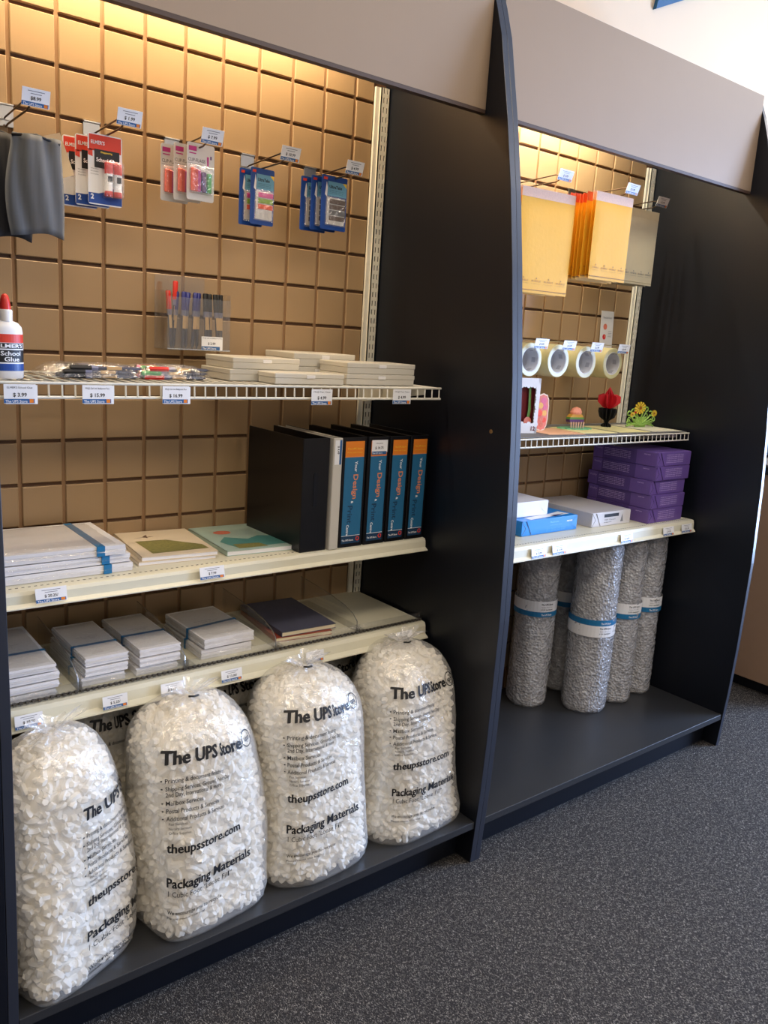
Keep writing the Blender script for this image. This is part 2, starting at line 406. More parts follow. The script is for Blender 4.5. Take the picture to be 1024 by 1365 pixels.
def display(label,X0,X1,Xc,zoff,tagx,lampx):
    """X0..X1 clear width, Xc groove phase"""
    t=thing('display_unit',label,'shelving',((X0+X1)/2,0,0))
    fin(t,X0-0.79,0); fin(t,X1+0.02,1)
    bx0=X0+1.8; bx1=X1-1.9
    board=obj('grooved_board',G().box(X0,X1,0.32,0.9,5.2,91.5),m_groove,t)
    # shallow vertical grooves between the deeper horizontal ones
    for xg in [x for x in np.arange(Xc-60,Xc+60,4.0) if bx0+0.5<x<bx1-0.5]:
        obj('groove_bed',G().box(xg-0.2,xg+0.2,0.17,0.33,5.3,91.4),m_vgroove,board)
    # tiles
    xs=[bx0]+[x for x in np.arange(Xc-60,Xc+60,4.0) if bx0+0.5<x<bx1-0.5]+[bx1]
    zs=[86.4-4.095*r+zoff for r in range(-1,20)]
    first={}
    gw=0.17
    for i in range(len(xs)-1):
        for j in range(len(zs)-1):
            a=xs[i]+(gw if i>0 else 0); b=xs[i+1]-(gw if i<len(xs)-2 else 0); z1=zs[j]-gw; z0=zs[j+1]+gw
            z1=min(z1,91.4); z0=max(z0,5.4)
            if z1-z0<0.4: continue
            key=(round(b-a,3),round(z1-z0,3))
            if key not in first:
                q=G(); hw=(b-a)/2; hh=(z1-z0)/2; c=0.07
                V=[(-hw,0.32,-hh),(hw,0.32,-hh),(hw,0.32,hh),(-hw,0.32,hh),(-hw,c,-hh),(hw,c,-hh),(hw,c,hh),(-hw,c,hh),(-hw+c,0,-hh+c),(hw-c,0,-hh+c),(hw-c,0,hh-c),(-hw+c,0,hh-c)]
                F=[(8,9,10,11)]
                for k in range(4):
                    k2=(k+1)%4; F.append((k,k2,4+k2,4+k)); F.append((4+k,4+k2,8+k2,8+k))
                q.add(V,F); first[key]=meshof('tile',q,m_tile,(0,0,0))
            o=bpy.data.objects.new('tile',first[key]); COL.objects.link(o); o.parent=board
            off=OFF[board]; o.location=Vector(((a+b)/2-off[0],0-off[1],(z0+z1)/2-off[2]))*I
    upright(t,X0); upright(t,X1-1.85)
    # fascia
    g=G(); y0=-15.95; y1=-15.2; g.box(X0+0.02,X1-0.02,y0,y1,79.55,91.7,0); 
    v=obj('fascia',g,m_fascia,t)
    obj('edge_band',G().box(X0+0.02,X1-0.02,y0,y1,79.2,79.54),m_fedge,v)
    g=G(); g.box(lampx-19,lampx+19,-8.2,-5.8,91.6,92.4); h=obj('lamp_housing',g,m_white,t)
    obj('lamp_tube',G().tube([(lampx-18,-9.2,91.0),(lampx+18,-9.2,91.0)],0.5,12),m_emit,h,smooth=40)
    obj('top_rail',G().box(X0,X1,-0.3,0.3,91.45,91.8),m_black,t)
    d=obj('deck',G().box(X0+0.02,X1-0.02,-23.45,0.3,4.35,5.2),m_deck,t,bevel=0.06)
    obj('kick_plate',G().box(X0+0.02,X1-0.02,-21.0,-20.3,0,4.34),m_black,t)
    return t
DL=display('tall black display unit on the left, shelves of stationery over four bags of packing peanuts',-3.5,44.4,0,0,10,14)
DR=display('tall black display unit on the right with yellow mailers, tape and bubble wrap rolls',45.95,95.9,62.24,0.1,60,66)
# screw boss on the divider
obj('cam_lock',G().lathe([(0.22,-0.04),(0.22,0),(0.1,0.02),(0.02,0.02)],(0,0),12).xf(T(44.38,-20.6,48.2)@RY(-90)),mat('brass_cap',srgb(150,120,80),0.4,metal=.6),DL,smooth=40)
# neighbouring run to the left of the frame: only its end panel shows at the very edge
gg=G().prism(fin_poly(),'x',-5.06,-4.31); tag(obj('end_panel',gg,m_black,bevel=0.05),'curved black end panel at the far left edge of the picture','panel')

def wire_shelf(parent,x0,x1,yf,z,lip,n_r=0.1,ang=0):
    s=obj('wire_shelf',G().tube([(x0,yf,z),(x1,yf,z)],n_r*1.25,6).tube([(x0,yf,z-lip),(x1,yf,z-lip)],n_r*1.25,6)
          .tube([(x0,-0.7,z),(x1,-0.7,z)],n_r,6).tube([(x0,yf*0.66,z-0.12),(x1,yf*0.66,z-0.12)],n_r,6).tube([(x0,yf*0.33,z-0.12),(x1,yf*0.33,z-0.12)],n_r,6),m_white,parent,smooth=60)
    g=G(); x=x0+0.5
    while x<x1-0.1:
        g.tube([(x,-0.5,z+0.02),(x,yf-0.02,z+0.02),(x,yf-0.06,z-lip)],n_r*0.8,5); x+=1.02
    obj('cross_wires',g,m_white,s,smooth=60,kind='stuff')
    g=G()
    for xb in (x0+0.9,x1-0.9):
        g.prism([(-0.6,z-0.2),(yf+1.5,z-0.2),(yf+1.5,z-0.8),(-0.6,z-2.6)],'x',xb-0.08,xb+0.08)
    obj('bracket',g,m_white,s)
    return s
wire_shelf(DL,-2.9,43.75,-13.25,51.9,1.1)
wire_shelf(DR,46.6,95.2,-12.2,45.8,1.0,0.09)
def metal_shelf(parent,x0,x1,yf,z,drop,out,holes=True):
    # yf = front of the flat top
    pr=[(0,z),(yf,z),(yf-out*0.35,z-0.06),(yf-out*0.5,z-drop*0.25),(yf-out*0.55,z-drop*0.75),(yf-out,z-drop*0.93),(yf-out,z-drop),(yf-out*0.5,z-drop*0.98),(yf-out*0.3,z-drop*0.7),(yf+0.2,z-0.35),(0,z-0.35)]
    s=obj('metal_shelf',G().prism([(a-0.02 if a==0 else a,b) for a,b in pr],'x',x0,x1),m_cream,parent)
    g=G(); x=x0+1
    while x<x1-0.5:
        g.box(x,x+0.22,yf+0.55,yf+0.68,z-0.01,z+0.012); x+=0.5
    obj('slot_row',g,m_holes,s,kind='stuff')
    g=G()
    for xb in (x0+1.1,x1-1.1):
        g.prism([(-1.0,z-0.36),(yf+2,z-0.36),(yf+2,z-0.9),(-1.0,z-2.8)],'x',xb-0.08,xb+0.08)
    obj('bracket',g,m_cream,s)
    return s
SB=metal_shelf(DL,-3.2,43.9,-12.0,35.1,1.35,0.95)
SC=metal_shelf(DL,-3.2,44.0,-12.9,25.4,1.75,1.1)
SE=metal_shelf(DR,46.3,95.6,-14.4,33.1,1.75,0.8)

# ------------------------------------------------------------------ price tags
def price_tag(x,y,z,price,label,head=None,w=2.4,h=1.3,tilt=0,rz=0,blue=True,group='price tags on the shelf edges',dbl=False):
    g=G(); t=0.03
    g.box(-w/2,w/2,-t/2,t/2,0,h,0)
    if dbl: g.box(-w/2+.15,w/2+.15,t,t*2,-0.05,h-.06,0)
    f=-t/2-0.012; bh=h*0.24
    if blue:
        g.quad((-w/2,f+.004,0.03),(w/2*0.92,f+.004,0.03),(w/2*0.92,f+.004,bh),(-w/2,f+.004,bh),1)
        g.quad((w*0.30,f,0.05),(w*0.43,f,0.05),(w*0.43,f,bh-.02),(w*0.30,f,bh-.02),4)
        text(g,'The UPS Store',plane((-w*0.45,f,0.06),(1,0,0),(0,0,1)),width=w*0.68,cap=bh*0.62,m=0,bold=0.01)
    text(g,price,plane((0,f,h*0.36),(1,0,0),(0,0,1)),cap=h*0.2,m=2,align='c',bold=0.02)
    if head: text(g,head,plane((0,f,h*0.78),(1,0,0),(0,0,1)),width=w*0.8,cap=h*0.10,m=2,align='c')
    else:
        for zz,ww in ((0.82,0.30),(0.68,0.2)): g.quad((-w*ww,f,h*zz),(w*ww,f,h*zz),(w*ww,f,h*(zz+.035)),(-w*ww,f,h*(zz+.035)),3)
    g.xf(T(x,y,z)@RZ(rz)@RX(-tilt))
    o=obj('price_tag',g,[m_tagw,m_tagb,m_ink,m_grey,m_inso],loc=(x,y,z)); tag(o,label,'price tag',group)
    return o
yw=-13.55
price_tag(0.5,yw,50.35,'$ 3.99','price tag reading $ 3.99 clipped below the glue bottle',"ELMER'S School Glue",w=2.3,h=1.45,dbl=True)
price_tag(6.4,yw,50.35,'$ 15.99','price tag reading $ 15.99 on the wire shelf below the first pen pack',"MUJI Gel Ink Ballpoint Pen",w=2.4,h=1.45,dbl=True)
price_tag(13.1,yw,50.35,'$ 16.99','price tag reading $ 16.99 on the wire shelf below the second pen pack',"MUJI Gel Ink Ballpoint Pen",w=2.4,h=1.45,dbl=True)
price_tag(28.1,yw,50.2,'$ 4.99','grey price tag clipped below the middle frosted boxes on the wire shelf',"MUJI Pen Case",w=2.4,h=1.5)
price_tag(38.1,yw,50.3,'$ 4.99','grey price tag near the right end of the left wire shelf',"MUJI Pen Case",w=2.4,h=1.5)
price_tag(2.7,-13.05,34.1,'$ 20.25/','price tag reading $ 20.25 below the large envelope packs',w=2.5,h=1.2,tilt=14)
price_tag(17.2,-13.05,34.1,'$ 7.99','price tag reading $ 7.99 below the green field notebook',w=2.5,h=1.15,tilt=14)
for x,p,l in ((0.4,'$ 10.00','price tag half hidden behind the leftmost peanut bag top'),(7.6,'$ 5.25/','price tag reading $ 5.25 below the first pair of small envelope packs'),(12.9,'$ 5.25/','price tag above the knotted peanut bag, second from the left on the low shelf'),
              (18.95,'$ 13.00/','price tag reading $ 13.00 on the low shelf below the rightmost envelope packs'),(28.5,'$ 7.99','price tag reading $ 7.99 on the low shelf below the dark notebooks'),(40.5,'$ 4.99','price tag at the empty right end of the low shelf')):
    price_tag(x,-14.05,23.95,p,l,w=2.2,h=1.15,tilt=10)
for x,p,l in ((60.5,'$ 12.99','leftmost price tag on the shelf edge under the blue ream'),(64.4,'$ 11.99','second price tag from the left under the blue ream'),(78.6,'$ 14.99','price tag on the shelf edge under the white wrapped ream'),
              (88.6,'$ 19.99','price tag on the shelf edge under the purple reams'),(93.3,'$ 21.99','price tag at the right end of the shelf edge under the purple reams')):
    price_tag(x,-15.22,31.5,p,l,w=2.7,h=1.25,tilt=10)

# ------------------------------------------------------------------ hooks and what hangs on them
def hook(x,z,L,label,group='scanner hooks on the grooved board',price='$ 4.99',tlabel='',bp=1.5,tw=2.1,plate=True,up=1.0):
    t=thing('display_hook',label,'hook',(x,0,z),group)
    g=G(); g.box(x-0.75,x+0.75,-0.12,-0.02,z-1.5,z+0.3); g.box(x-0.75,x+0.75,-0.3,0.25,z+0.2,z+0.32); g.box(x-0.7,x+0.7,-0.22,-0.12,z-1.0,z-0.85)
    obj('bracket',g,m_chrome,t,bevel=0.02)
    g=G(); g.tube([(x,-0.1,z-1.4),(x,-0.6,z-1.6),(x,-1.2,z-1.45),(x,-L+0.6,z-1.2),(x,-L,z-1.0)],0.09,6)
    obj('prong',g,m_wire,t,smooth=60)
    g=G(); g.tube([(x,-0.1,z-0.9),(x,-0.5,z-0.8),(x,-L+0.6,z-0.35),(x,-L-0.4,z-0.45)],0.08,6)
    obj('tag_arm',g,m_wire,t,smooth=60)
    price_tag(x+0.25,-L-0.55,z-1.15,price,tlabel,w=tw,h=1.3,tilt=-18 if up else 0,rz=0,group='price tags on the hooks')
    return t
hook(3.5,73.9,7.4,'scanner hook holding the grey mesh pouches',price='$8.99',tlabel='price tag reading $8.99 above the grey mesh pouches')
hook(10.9,73.9,7.6,'scanner hook holding the glue stick packs',price='$ 1.99',tlabel='price tag reading $ 1.99 above the glue stick packs')
hook(18.6,73.9,7.3,'scanner hook holding the clip flag packs',price='$ 7.99',tlabel='price tag above the clip flag packs')
hook(26.8,73.9,7.2,'scanner hook holding the neon tab packs',price='$ 10.99',tlabel='price tag above the neon tab packs')
hook(34.4,73.9,7.2,'scanner hook holding the grey tab packs',price='$ 4.99',tlabel='price tag above the grey tab packs')

def card(g,w,h,t=0.05,m=0,r=0.15,z0=0,y=0):
    P=[]
    for cx,cz,a0 in ((w/2-r,z0+h-r,0),(-w/2+r,z0+h-r,90),(-w/2+r,z0+r,180),(w/2-r,z0+r,270)):
        for k in range(4):
            a=math.radians(a0+30*k); P.append((cx+r*math.cos(a),cz+r*math.sin(a)))
    g.prism(P,'y',y-t/2,y+t/2,m)
def glue_pack(x,y,z,rz,label):
    t=thing('glue_stick_pack',label,'glue sticks',(x,y,z),'glue stick packs on the hook',rz,True)
    g=G(); card(g,3.0,5.8,0.05,1,0.2); f=-0.035
    g.quad((-1.4,f,4.4),(1.4,f,4.4),(1.4,f,5.7),(-1.4,f,5.7),0); g.quad((-1.5,f,4.0),(-1.1,f,3.9),(-1.1,f,4.5),(-1.5,f,4.5),0)
    g.add([(-1.48,f-.004,0.1),(1.48,f-.004,0.1),(1.48,f-.004,1.9),(0.2,f-.004,1.2),(-0.6,f-.004,0.95),(-1.48,f-.004,0.95)],[(0,1,2,3,4,5)],2)
    text(g,"ELMER'S",plane((-1.25,f-.01,4.95),(1,0,0),(0,0,1)),width=1.2,cap=0.3,m=1,bold=0.02)
    text(g,"2",plane((-1.3,f-.012,0.45),(1,0,0),(0,0,1)),cap=0.42,m=1,bold=0.03)
    for k in range(3): text(g,"Washable",plane((-1.3,f-.01,2.9-k*0.22),(1,0,0),(0,0,1)),width=0.7,cap=0.1,m=3)
    c=obj('card',g,[m_redk,m_tagw,m_bluek,m_grey],t)
    g=G(); g.box(-0.95,1.25,-0.06,-0.03,3.05,4.55,0); text(g,'School Glue',plane((-0.8,-0.072,3.55),(1,0,0),(0,0,1)),width=1.9,cap=0.34,m=1,bold=0.02)
    text(g,'Disappearing',plane((-0.4,-0.072,4.28),(1,0,0),(0,0,1)),width=1.0,cap=0.15,m=2,bold=0.02)
    obj('name_label',g,[m_ink,m_tagw,m_yellow],t)
    for cx in (0.15,0.95):
        g=G(); g.lathe([(0.34,0.75),(0.36,0.8),(0.36,1.15),(0.34,1.18),(0.34,2.6),(0.36,2.62),(0.36,3.45),(0.3,3.52)],(cx,-0.42),16,mats=[0,0,0,1,0,0,0])
        g.add([(cx-0.2,-0.775,1.9),(cx+0.2,-0.775,1.9),(cx+0.2,-0.775,2.4),(cx-0.2,-0.775,2.4)],[(0,1,2,3)],2)
        obj('glue_stick',g,[m_red,m_tagw,m_ink],t,smooth=40)
    g=G(); g.box(-0.3,1.42,-0.85,-0.04,0.65,3.65,0,0.1); obj('blister',g,m_wrap,t)
for k in (2,1,0): glue_pack(10.65-0.75*k,-4.1+1.0*k,66.7-0.1*k,0,['front glue stick pack, card facing forward with two red sticks','middle glue stick pack behind the front one','rear glue stick pack nearest the board'][k])
def flag_pack(x,y,z,label,rz=0):
    t=thing('clip_flag_pack',label,'stationery pack',(x,y,z),'clip flag packs on the hook',rz,True)
    g=G(); card(g,2.8,4.9,0.05,0,0.2); f=-0.035
    g.quad((-1.25,f,4.2),(-0.45,f,4.2),(-0.45,f,4.6),(-1.25,f,4.6),1); g.quad((-1.2,f,3.95),(-0.5,f,3.95),(-0.5,f,4.05),(-1.2,f,4.05),1)
    text(g,'CLIP-FLAGS',plane((-1.3,f-.01,3.3),(1,0,0),(0,0,1)),width=1.75,cap=0.3,m=2)
    text(g,'marks and clips',plane((-1.3,f-.01,3.1),(1,0,0),(0,0,1)),width=1.5,cap=0.1,m=2)
    g.quad((0.65,f,3.1),(0.8,f,3.1),(0.82,f,3.9),(0.6,f,3.9),1); g.quad((0.95,f,3.7),(1.1,f,3.7),(1.1,f,4.0),(0.95,f,4.0),3)
    obj('card',g,[m_cardg,m_mag,m_ink,m_violet],t)
    for k,(mm,a) in enumerate(((m_orange,0.0),(m_redk,0.2),(m_mag,0.42),(m_violet,0.85),(m_green,1.3))):
        g=G(); x0=-1.05+a*1.25; g.box(x0,x0+0.42,-0.35,-0.04,0.75,2.75-0.08*k,0,0.06); obj('flag_clip',g,mm,t)
    g=G(); g.box(-1.25,1.25,-0.42,-0.04,0.55,3.0,0,0.1); obj('blister',g,m_wrap,t)
for k in (2,1,0): flag_pack(18.75-0.85*k,-6.0+0.9*k,68.1-0.1*k,['front clip flag pack with orange, magenta, purple and green clips','middle clip flag pack behind the front one','rear clip flag pack nearest the board'][k],4)
def tab_pack(x,y,z,w,label,cols,group,rz=0):
    t=thing('tab_pack',label,'stationery pack',(x,y,z),group,rz,True); h=5.3
    g=G(); card(g,w,h,0.05,0,0.15); f=-0.035; s=w/2.7
    g.quad((-0.7*s,f,3.35),(1.3*s,f,3.35),(1.3*s,f,4.75),(-0.7*s,f,4.75),1)
    g.add([(0.85*s,f-.004,4.75),(1.3*s,f-.004,4.75),(1.3*s,f-.004,4.3)],[(0,1,2)],2)
    g.add([(-1.0*s,f-.005,3.4),(-0.75*s,f-.005,3.2),(-0.72*s,f-.005,4.1),(-0.85*s,f-.005,4.7)],[(0,1,2,3)],4)
    g.quad((-1.2*s,f,4.85),(-0.8*s,f,4.85),(-0.75*s,f,5.1),(-1.15*s,f,5.1),3)
    text(g,'UltraTabs',plane((-0.55*s,f-.01,4.1),(1,0,0),(0,0,1)),width=1.35*s,cap=0.3,m=5,bold=0.03)
    for k in range(3): text(g,'repositionable multi use',plane((-0.55*s,f-.01,3.85-0.15*k),(1,0,0),(0,0,1)),width=1.5*s,cap=0.07,m=5)
    obj('card',g,[m_bluek,m_pblue,m_yellow,m_redk,m_tagw,m_ink],t)
    obj('backing_strip',G().box(-0.75*s,1.15*s,-0.08,-0.04,0.55,3.2),m_cardg,t)
    for k,c in enumerate(cols):
        g=G(); z1=3.1-0.55*k; g.box(-0.5*s,1.2*s,-0.14,-0.09,z1-0.5,z1-0.05,0,0.02); obj('tab',g,c,t)
    obj('blister',G().box(-0.95*s,1.25*s,-0.3,-0.03,0.4,3.3,0,0.08),m_wrap,t)
for k in (1,0): tab_pack(26.5-0.75*k,-3.8+0.9*k,67.1-0.1*k,2.7,['front tab pack with pink, green and orange tabs','tab pack half hidden behind the neon one'][k],[m_pink,m_lime,m_orange],'neon tab packs on the hook',2)
for k in (2,1,0): tab_pack(34.3-0.7*k,-5.0+0.85*k,67.5-0.1*k,3.3,['front tab pack with brown and grey tabs','middle grey tab pack','rear grey tab pack nearest the board'][k],[m_brown,m_brown,m_gtab,m_brown],'grey tab packs on the hook',3)

def pouch(x,y,z,w,h,label,m,seed,rz=0):
    t=thing('mesh_pouch',label,'pouch',(x,y,z),None,rz,True)
    r=np.random.default_rng(seed); nu,nv=18,16; V=[];F=[]
    for side in (-1,1):
        for j in range(nv):
            v=j/(nv-1)
            for i in range(nu):
                u=i/(nu-1)*2-1
                ww=w/2*(0.86+0.14*math.sin(math.pi*min(1,v*1.05+0.1)))*(1-0.10*(v>0.9)*(v-0.9)*10*0.5)
                edge=(1-abs(u)**2.4)
                d=0.55*edge**0.6*(0.35+0.65*math.sin(math.pi*(0.15+0.75*v)))
                fold=0.16*math.sin(u*5.2+v*3.1+seed)+0.09*math.sin(u*11+v*4+seed*2)
                V.append((u*ww+0.14*math.sin(v*4+seed), side*d+fold*edge, h*(v)-0.35*(1-v)*(u*u)+0.12*math.sin(u*3)*(1-v)))
        F+= [((0 if side<0 else nu*nv)+j*nu+i,(0 if side<0 else nu*nv)+j*nu+i+1,(0 if side<0 else nu*nv)+(j+1)*nu+i+1,(0 if side<0 else nu*nv)+(j+1)*nu+i) for j in range(nv-1) for i in range(nu-1)]
    b=nu*nv
    for j in range(nv-1):
        F.append((j*nu,(j+1)*nu,b+(j+1)*nu,b+j*nu)); F.append((j*nu+nu-1,b+j*nu+nu-1,b+(j+1)*nu+nu-1,(j+1)*nu+nu-1))
    for i in range(nu-1): F.append((i,b+i,b+i+1,i+1)); F.append(((nv-1)*nu+i,(nv-1)*nu+i+1,b+(nv-1)*nu+i+1,b+(nv-1)*nu+i))
    obj('body',G().add(V,F),m,t,smooth=True)
    g=G(); g.tube([(-w/2*0.8,-0.1,h*0.97),(0,-0.15,h+0.05),(w/2*0.8,-0.1,h*0.95)],0.12,6); obj('zip',g,m_meshb,t,smooth=True)
    return t
pp=pouch(4.6,-5.0,63.6,4.7,7.6,'grey translucent mesh pouch hanging in front on the leftmost hook',m_mesh,3)
obj('inner_card',G().obox((0.9,0.1,3.6),(0.9,0.04,5.6),(0,0.05,0)),m_cardg,pp)
obj('hang_card',G().obox((1.2,0.9,6.2),(3.4,0.05,3.4),(0,-0.35,0)),m_kraft,pp)
pouch(2.3,-3.6,63.2,4.6,8.0,'black mesh pouch behind the grey one on the leftmost hook',m_meshb,8)
# pens in an acrylic holder
t=thing('pen_holder','clear acrylic holder of ballpoint pens hung on the grooved board','pen holder',(20.3,-1.0,54.5),None,0,True)
W=3.35
g=G(); g.box(-W,W,-2.2,-2.12,0,5.0); g.box(-W,-W+0.08,-2.2,0.9,0,5.6); g.box(W-0.08,W,-2.2,0.9,0,5.6); g.box(-W,W,-2.2,0.9,0,0.12)
g.box(-W,W-1.4,0.82,0.9,0,7.1); obj('holder_box',g,m_acr,t)
obj('front_edge',G().tube([(-W,-2.22,0.06),(W,-2.22,0.06)],0.07,6),m_acre,t)
g=G(); g.box(0.2,2.5,-2.26,-2.22,0.1,1.4,0); g.quad((0.2,-2.265,0.1),(2.2,-2.265,0.1),(2.2,-2.265,0.45),(0.2,-2.265,0.45),1)
text(g,'The UPS Store',plane((0.3,-2.27,0.16),(1,0,0),(0,0,1)),width=1.5,cap=0.2,m=0,bold=.02); text(g,'$ 2.99',plane((1.3,-2.27,0.62),(1,0,0),(0,0,1)),cap=0.24,m=2,align='c',bold=.02)
text(g,'MUJI Gel Ink Ballpoint Pen',plane((1.35,-2.27,1.2),(1,0,0),(0,0,1)),width=2.1,cap=0.12,m=2,align='c')
obj('price_label',g,[m_tagw,m_tagb,m_ink],t)
m_pen=mat('clear_pen_barrel',srgb(84,84,96),0.2,alpha=0.9); m_pcl=mat('clear_pen_cap',srgb(170,172,200),0.15,alpha=0.5); m_inkb=mat('pen_blue',srgb(40,45,120),0.35); m_penlab=mat('pen_kraft_label',srgb(205,168,115),0.6)
def pen(g,p0,d,ink,L=5.6,roll=0):
    d=np.array(d,float); d/=np.linalg.norm(d); p0=np.array(p0,float); P=lambda s:tuple(p0+d*s)
    g.tube([P(0),P(0.25),P(0.3),P(L-1.4)],[0.04,0.12,0.16,0.16],6,0)           # barrel
    g.tube([P(0.9),P(L-1.5)],0.12,5,1)                                          # refill
    g.tube([P(L-2.3),P(L-1.75)],[0.23,0.23],6,2); g.tube([P(L-1.75),P(L-0.1),P(L)],[0.24,0.24,0.19],6,1)                           # clear cap
    g.tube([P(L-1.9),P(L-0.15)],0.17,6,1)
    a=np.array([0,-0.17,0]); s=np.cross(d,[0,1,0]); s/=np.linalg.norm(s)
    q=lambda u,s_: tuple(p0+d*u+s*s_*0.13+a)
    g.add([q(1.9,-1),q(1.9,1),q(3.2,1),q(3.2,-1)],[(0,1,2,3)],3)
spec=[(-2.9,-0.10,m_red),(-2.5,-0.35,m_red),(-2.1,0.12,m_inkb),(-1.5,0.05,m_inkb),(-1.2,0.22,m_inkb),(-0.9,0.05,m_inkb),(-0.4,0.12,m_inkb),(-0.1,0.2,m_inkb),(0.3,0.06,m_inkb),
      (0.9,-0.03,m_ink),(1.2,-0.12,m_ink),(1.7,-0.05,m_ink),(2.1,-0.12,m_ink),(2.5,-0.08,m_ink),(2.85,-0.02,m_ink)]
cnt={}
ORD=['leftmost','second','third','fourth','fifth','sixth','seventh']
for k,(px,dx,mm) in enumerate(spec):
    g=G(); dep=-1.75+0.3*(k%3)
    if k==1: pen(g,(-2.2,-1.0,0.9),(-0.02+0.05,0,1),mm)
    else: pen(g,(px-dx*1.5,dep,0.15),(dx*0.6,0.03,1),mm,5.4)
    o=obj('pen',g,[m_pen,mm,m_pcl,m_penlab],smooth=50); o.location=Vector((20.3,-1.0,54.5))*I+Vector(o.location)
    nm={id(m_red):'red',id(m_inkb):'blue',id(m_ink):'black'}[id(mm)]
    cnt[nm]=cnt.get(nm,-1)+1
    tag(o,ORD[cnt[nm]]+' '+nm+' capped gel pen in the clear acrylic holder','pen',nm+' gel pens in the acrylic holder')

# ------------------------------------------------------------------ on the left wire shelf
t=thing('glue_bottle','white school glue bottle with red nozzle at the left end of the wire shelf','glue bottle',(0.5,-10.2,52.0),None,12,True)
g=G(); sx,sy=1.0,0.6
prof=[(1.2,0),(1.3,0.12),(1.3,3.55),(1.22,3.95),(0.95,4.25),(0.55,4.4)]
g.lathe(prof,(0,0),32,0,sx,sy); obj('body',g,m_bottle,t,smooth=50)
g=G(); g.lathe([(0.5,4.35),(0.52,5.15),(0.46,5.25)],(0,0),24,0); obj('collar',g,m_bottle,t,smooth=50)
g=G(); g.lathe([(0.42,5.2),(0.4,5.5),(0.33,6.0),(0.24,6.3),(0.1,6.42)],(0,0),20,0); obj('nozzle',g,m_red,t,smooth=50)
def ell(u,v,r=1.315): a=-math.pi/2+u/ (0.95); return (r*math.cos(a)*sx, r*math.sin(a)*sy-0.006, v)
def ellstrip(g,z0,z1,m,u0=-1.1,u1=1.1,r=1.312):
    n=14; V=[];F=[]
    for i in range(n+1):
        u=u0+(u1-u0)*i/n; V+= [ell(u,z0,r),ell(u,z1,r)]
    for i in range(n): F.append((2*i,2*i+2,2*i+3,2*i+1))
    g.add(V,F,m)
g=G(); ellstrip(g,0.6,3.4,1); ellstrip(g,2.75,3.4,0,r=1.316); ellstrip(g,0.6,1.15,2,r=1.316); ellstrip(g,1.25,2.2,3,r=1.318); ellstrip(g,2.3,2.72,3,-0.95,0.95,1.317)
text(g,"ELMER'S",lambda u,v: ell(u,v,1.325),width=1.6,cap=0.28,m=1,u0=-0.8,v0=2.38,bold=.03)
text(g,"School",lambda u,v: ell(u,v,1.325),width=1.2,cap=0.34,m=1,u0=-0.6,v0=1.78,bold=.02)
text(g,"Glue",lambda u,v: ell(u,v,1.325),width=0.9,cap=0.34,m=1,u0=-0.4,v0=1.34,bold=.02)
obj('label_wrap',g,[m_redk,m_tagw,m_bluek,m_ink],t)
def pen_pack(x,y,z,rz,label,cols,seed,L=9.0):
    t=thing('pen_pack',label,'pen pack',(x,y,z),'bagged pen packs on the wire shelf',rz,True)
    r=random.Random(seed); k=0
    for layer in range(3):
        for i in range(6):
            g=G(); mm=cols[k%len(cols)]; k+=1
            pen(g,(L/2-0.4+r.uniform(-.5,.2),-1.1+0.42*i+r.uniform(-.05,.05),0.2+0.36*layer),(-1,r.uniform(-.06,.06),r.uniform(-.005,.01)),mm,L*0.68)
            obj('pen',g,[m_pen,mm,m_pcl,m_penlab],t,smooth=50)
    g=G(); nx,ny=20,8; V=[];F=[]
    rr=np.random.default_rng(seed)
    for i in range(nx):
        for j in range(ny):
            u=i/(nx-1)*2-1; v=j/(ny-1)*2-1
            V.append((u*L/2, v*1.75, 0.1+1.15*(1-abs(u)**6)*(1-abs(v)**4)+rr.uniform(0,.14)))
    for i in range(nx-1):
        for j in range(ny-1): F.append((i*ny+j,(i+1)*ny+j,(i+1)*ny+j+1,i*ny+j+1))
    obj('bag_film',g.add(V,F),m_wrap,t,smooth=True)
pen_pack(7.6,-8.0,52.0,-3,'clear bag of black capped pens lying left on the wire shelf',[m_ink,m_ink,m_pen],11,9.2)
pen_pack(14.6,-7.6,52.0,-4,'clear bag of assorted red and green pens lying beside the black pens',[m_red,m_ink,m_green,m_pink],12,8.4)
def frost_box(x0,x1,y0,y1,z0,h,label,rz=0):
    cx,cy=(x0+x1)/2,(y0+y1)/2
    t=thing('storage_box',label,'plastic box',(cx,cy,z0),'frosted plastic boxes on the wire shelf',rz,True)
    a,b=(x1-x0)/2,(y1-y0)/2
    obj('base',G().box(-a+.05,a-.05,-b+.05,b-.05,0,h*0.6,0,0.06),m_frost,t)
    obj('lid',G().box(-a,a,-b,b,h*0.55,h,0,0.07),m_frost,t)
    obj('latch',G().box(-0.5,0.5,-b-0.06,-b,h*0.55,h*0.85,0,0.03),m_bottle,t)
zb=52.02
frost_box(20.6,28.2,-9.0,-3.0,zb,1.1,'lower frosted box of the left pile on the wire shelf')
frost_box(20.9,28.4,-9.0,-3.3,zb+1.12,1.1,'upper frosted box of the left pile on the wire shelf')
frost_box(28.6,36.0,-6.6,-0.9,zb,1.4,'lower frosted box at the back behind the right pile')
frost_box(29.2,37.0,-6.6,-0.8,zb+1.42,1.4,'topmost frosted box at the back of the right pile')
frost_box(23.5,31.5,-12.4,-9.2,zb,1.05,'single low frosted box in front between the two piles')
frost_box(32.2,41.2,-11.8,-6.8,zb,1.1,'lower frosted box at the front of the right pile')
frost_box(32.2,41.2,-11.8,-6.8,zb+1.12,1.12,'upper frosted box at the front of the right pile',0.5)

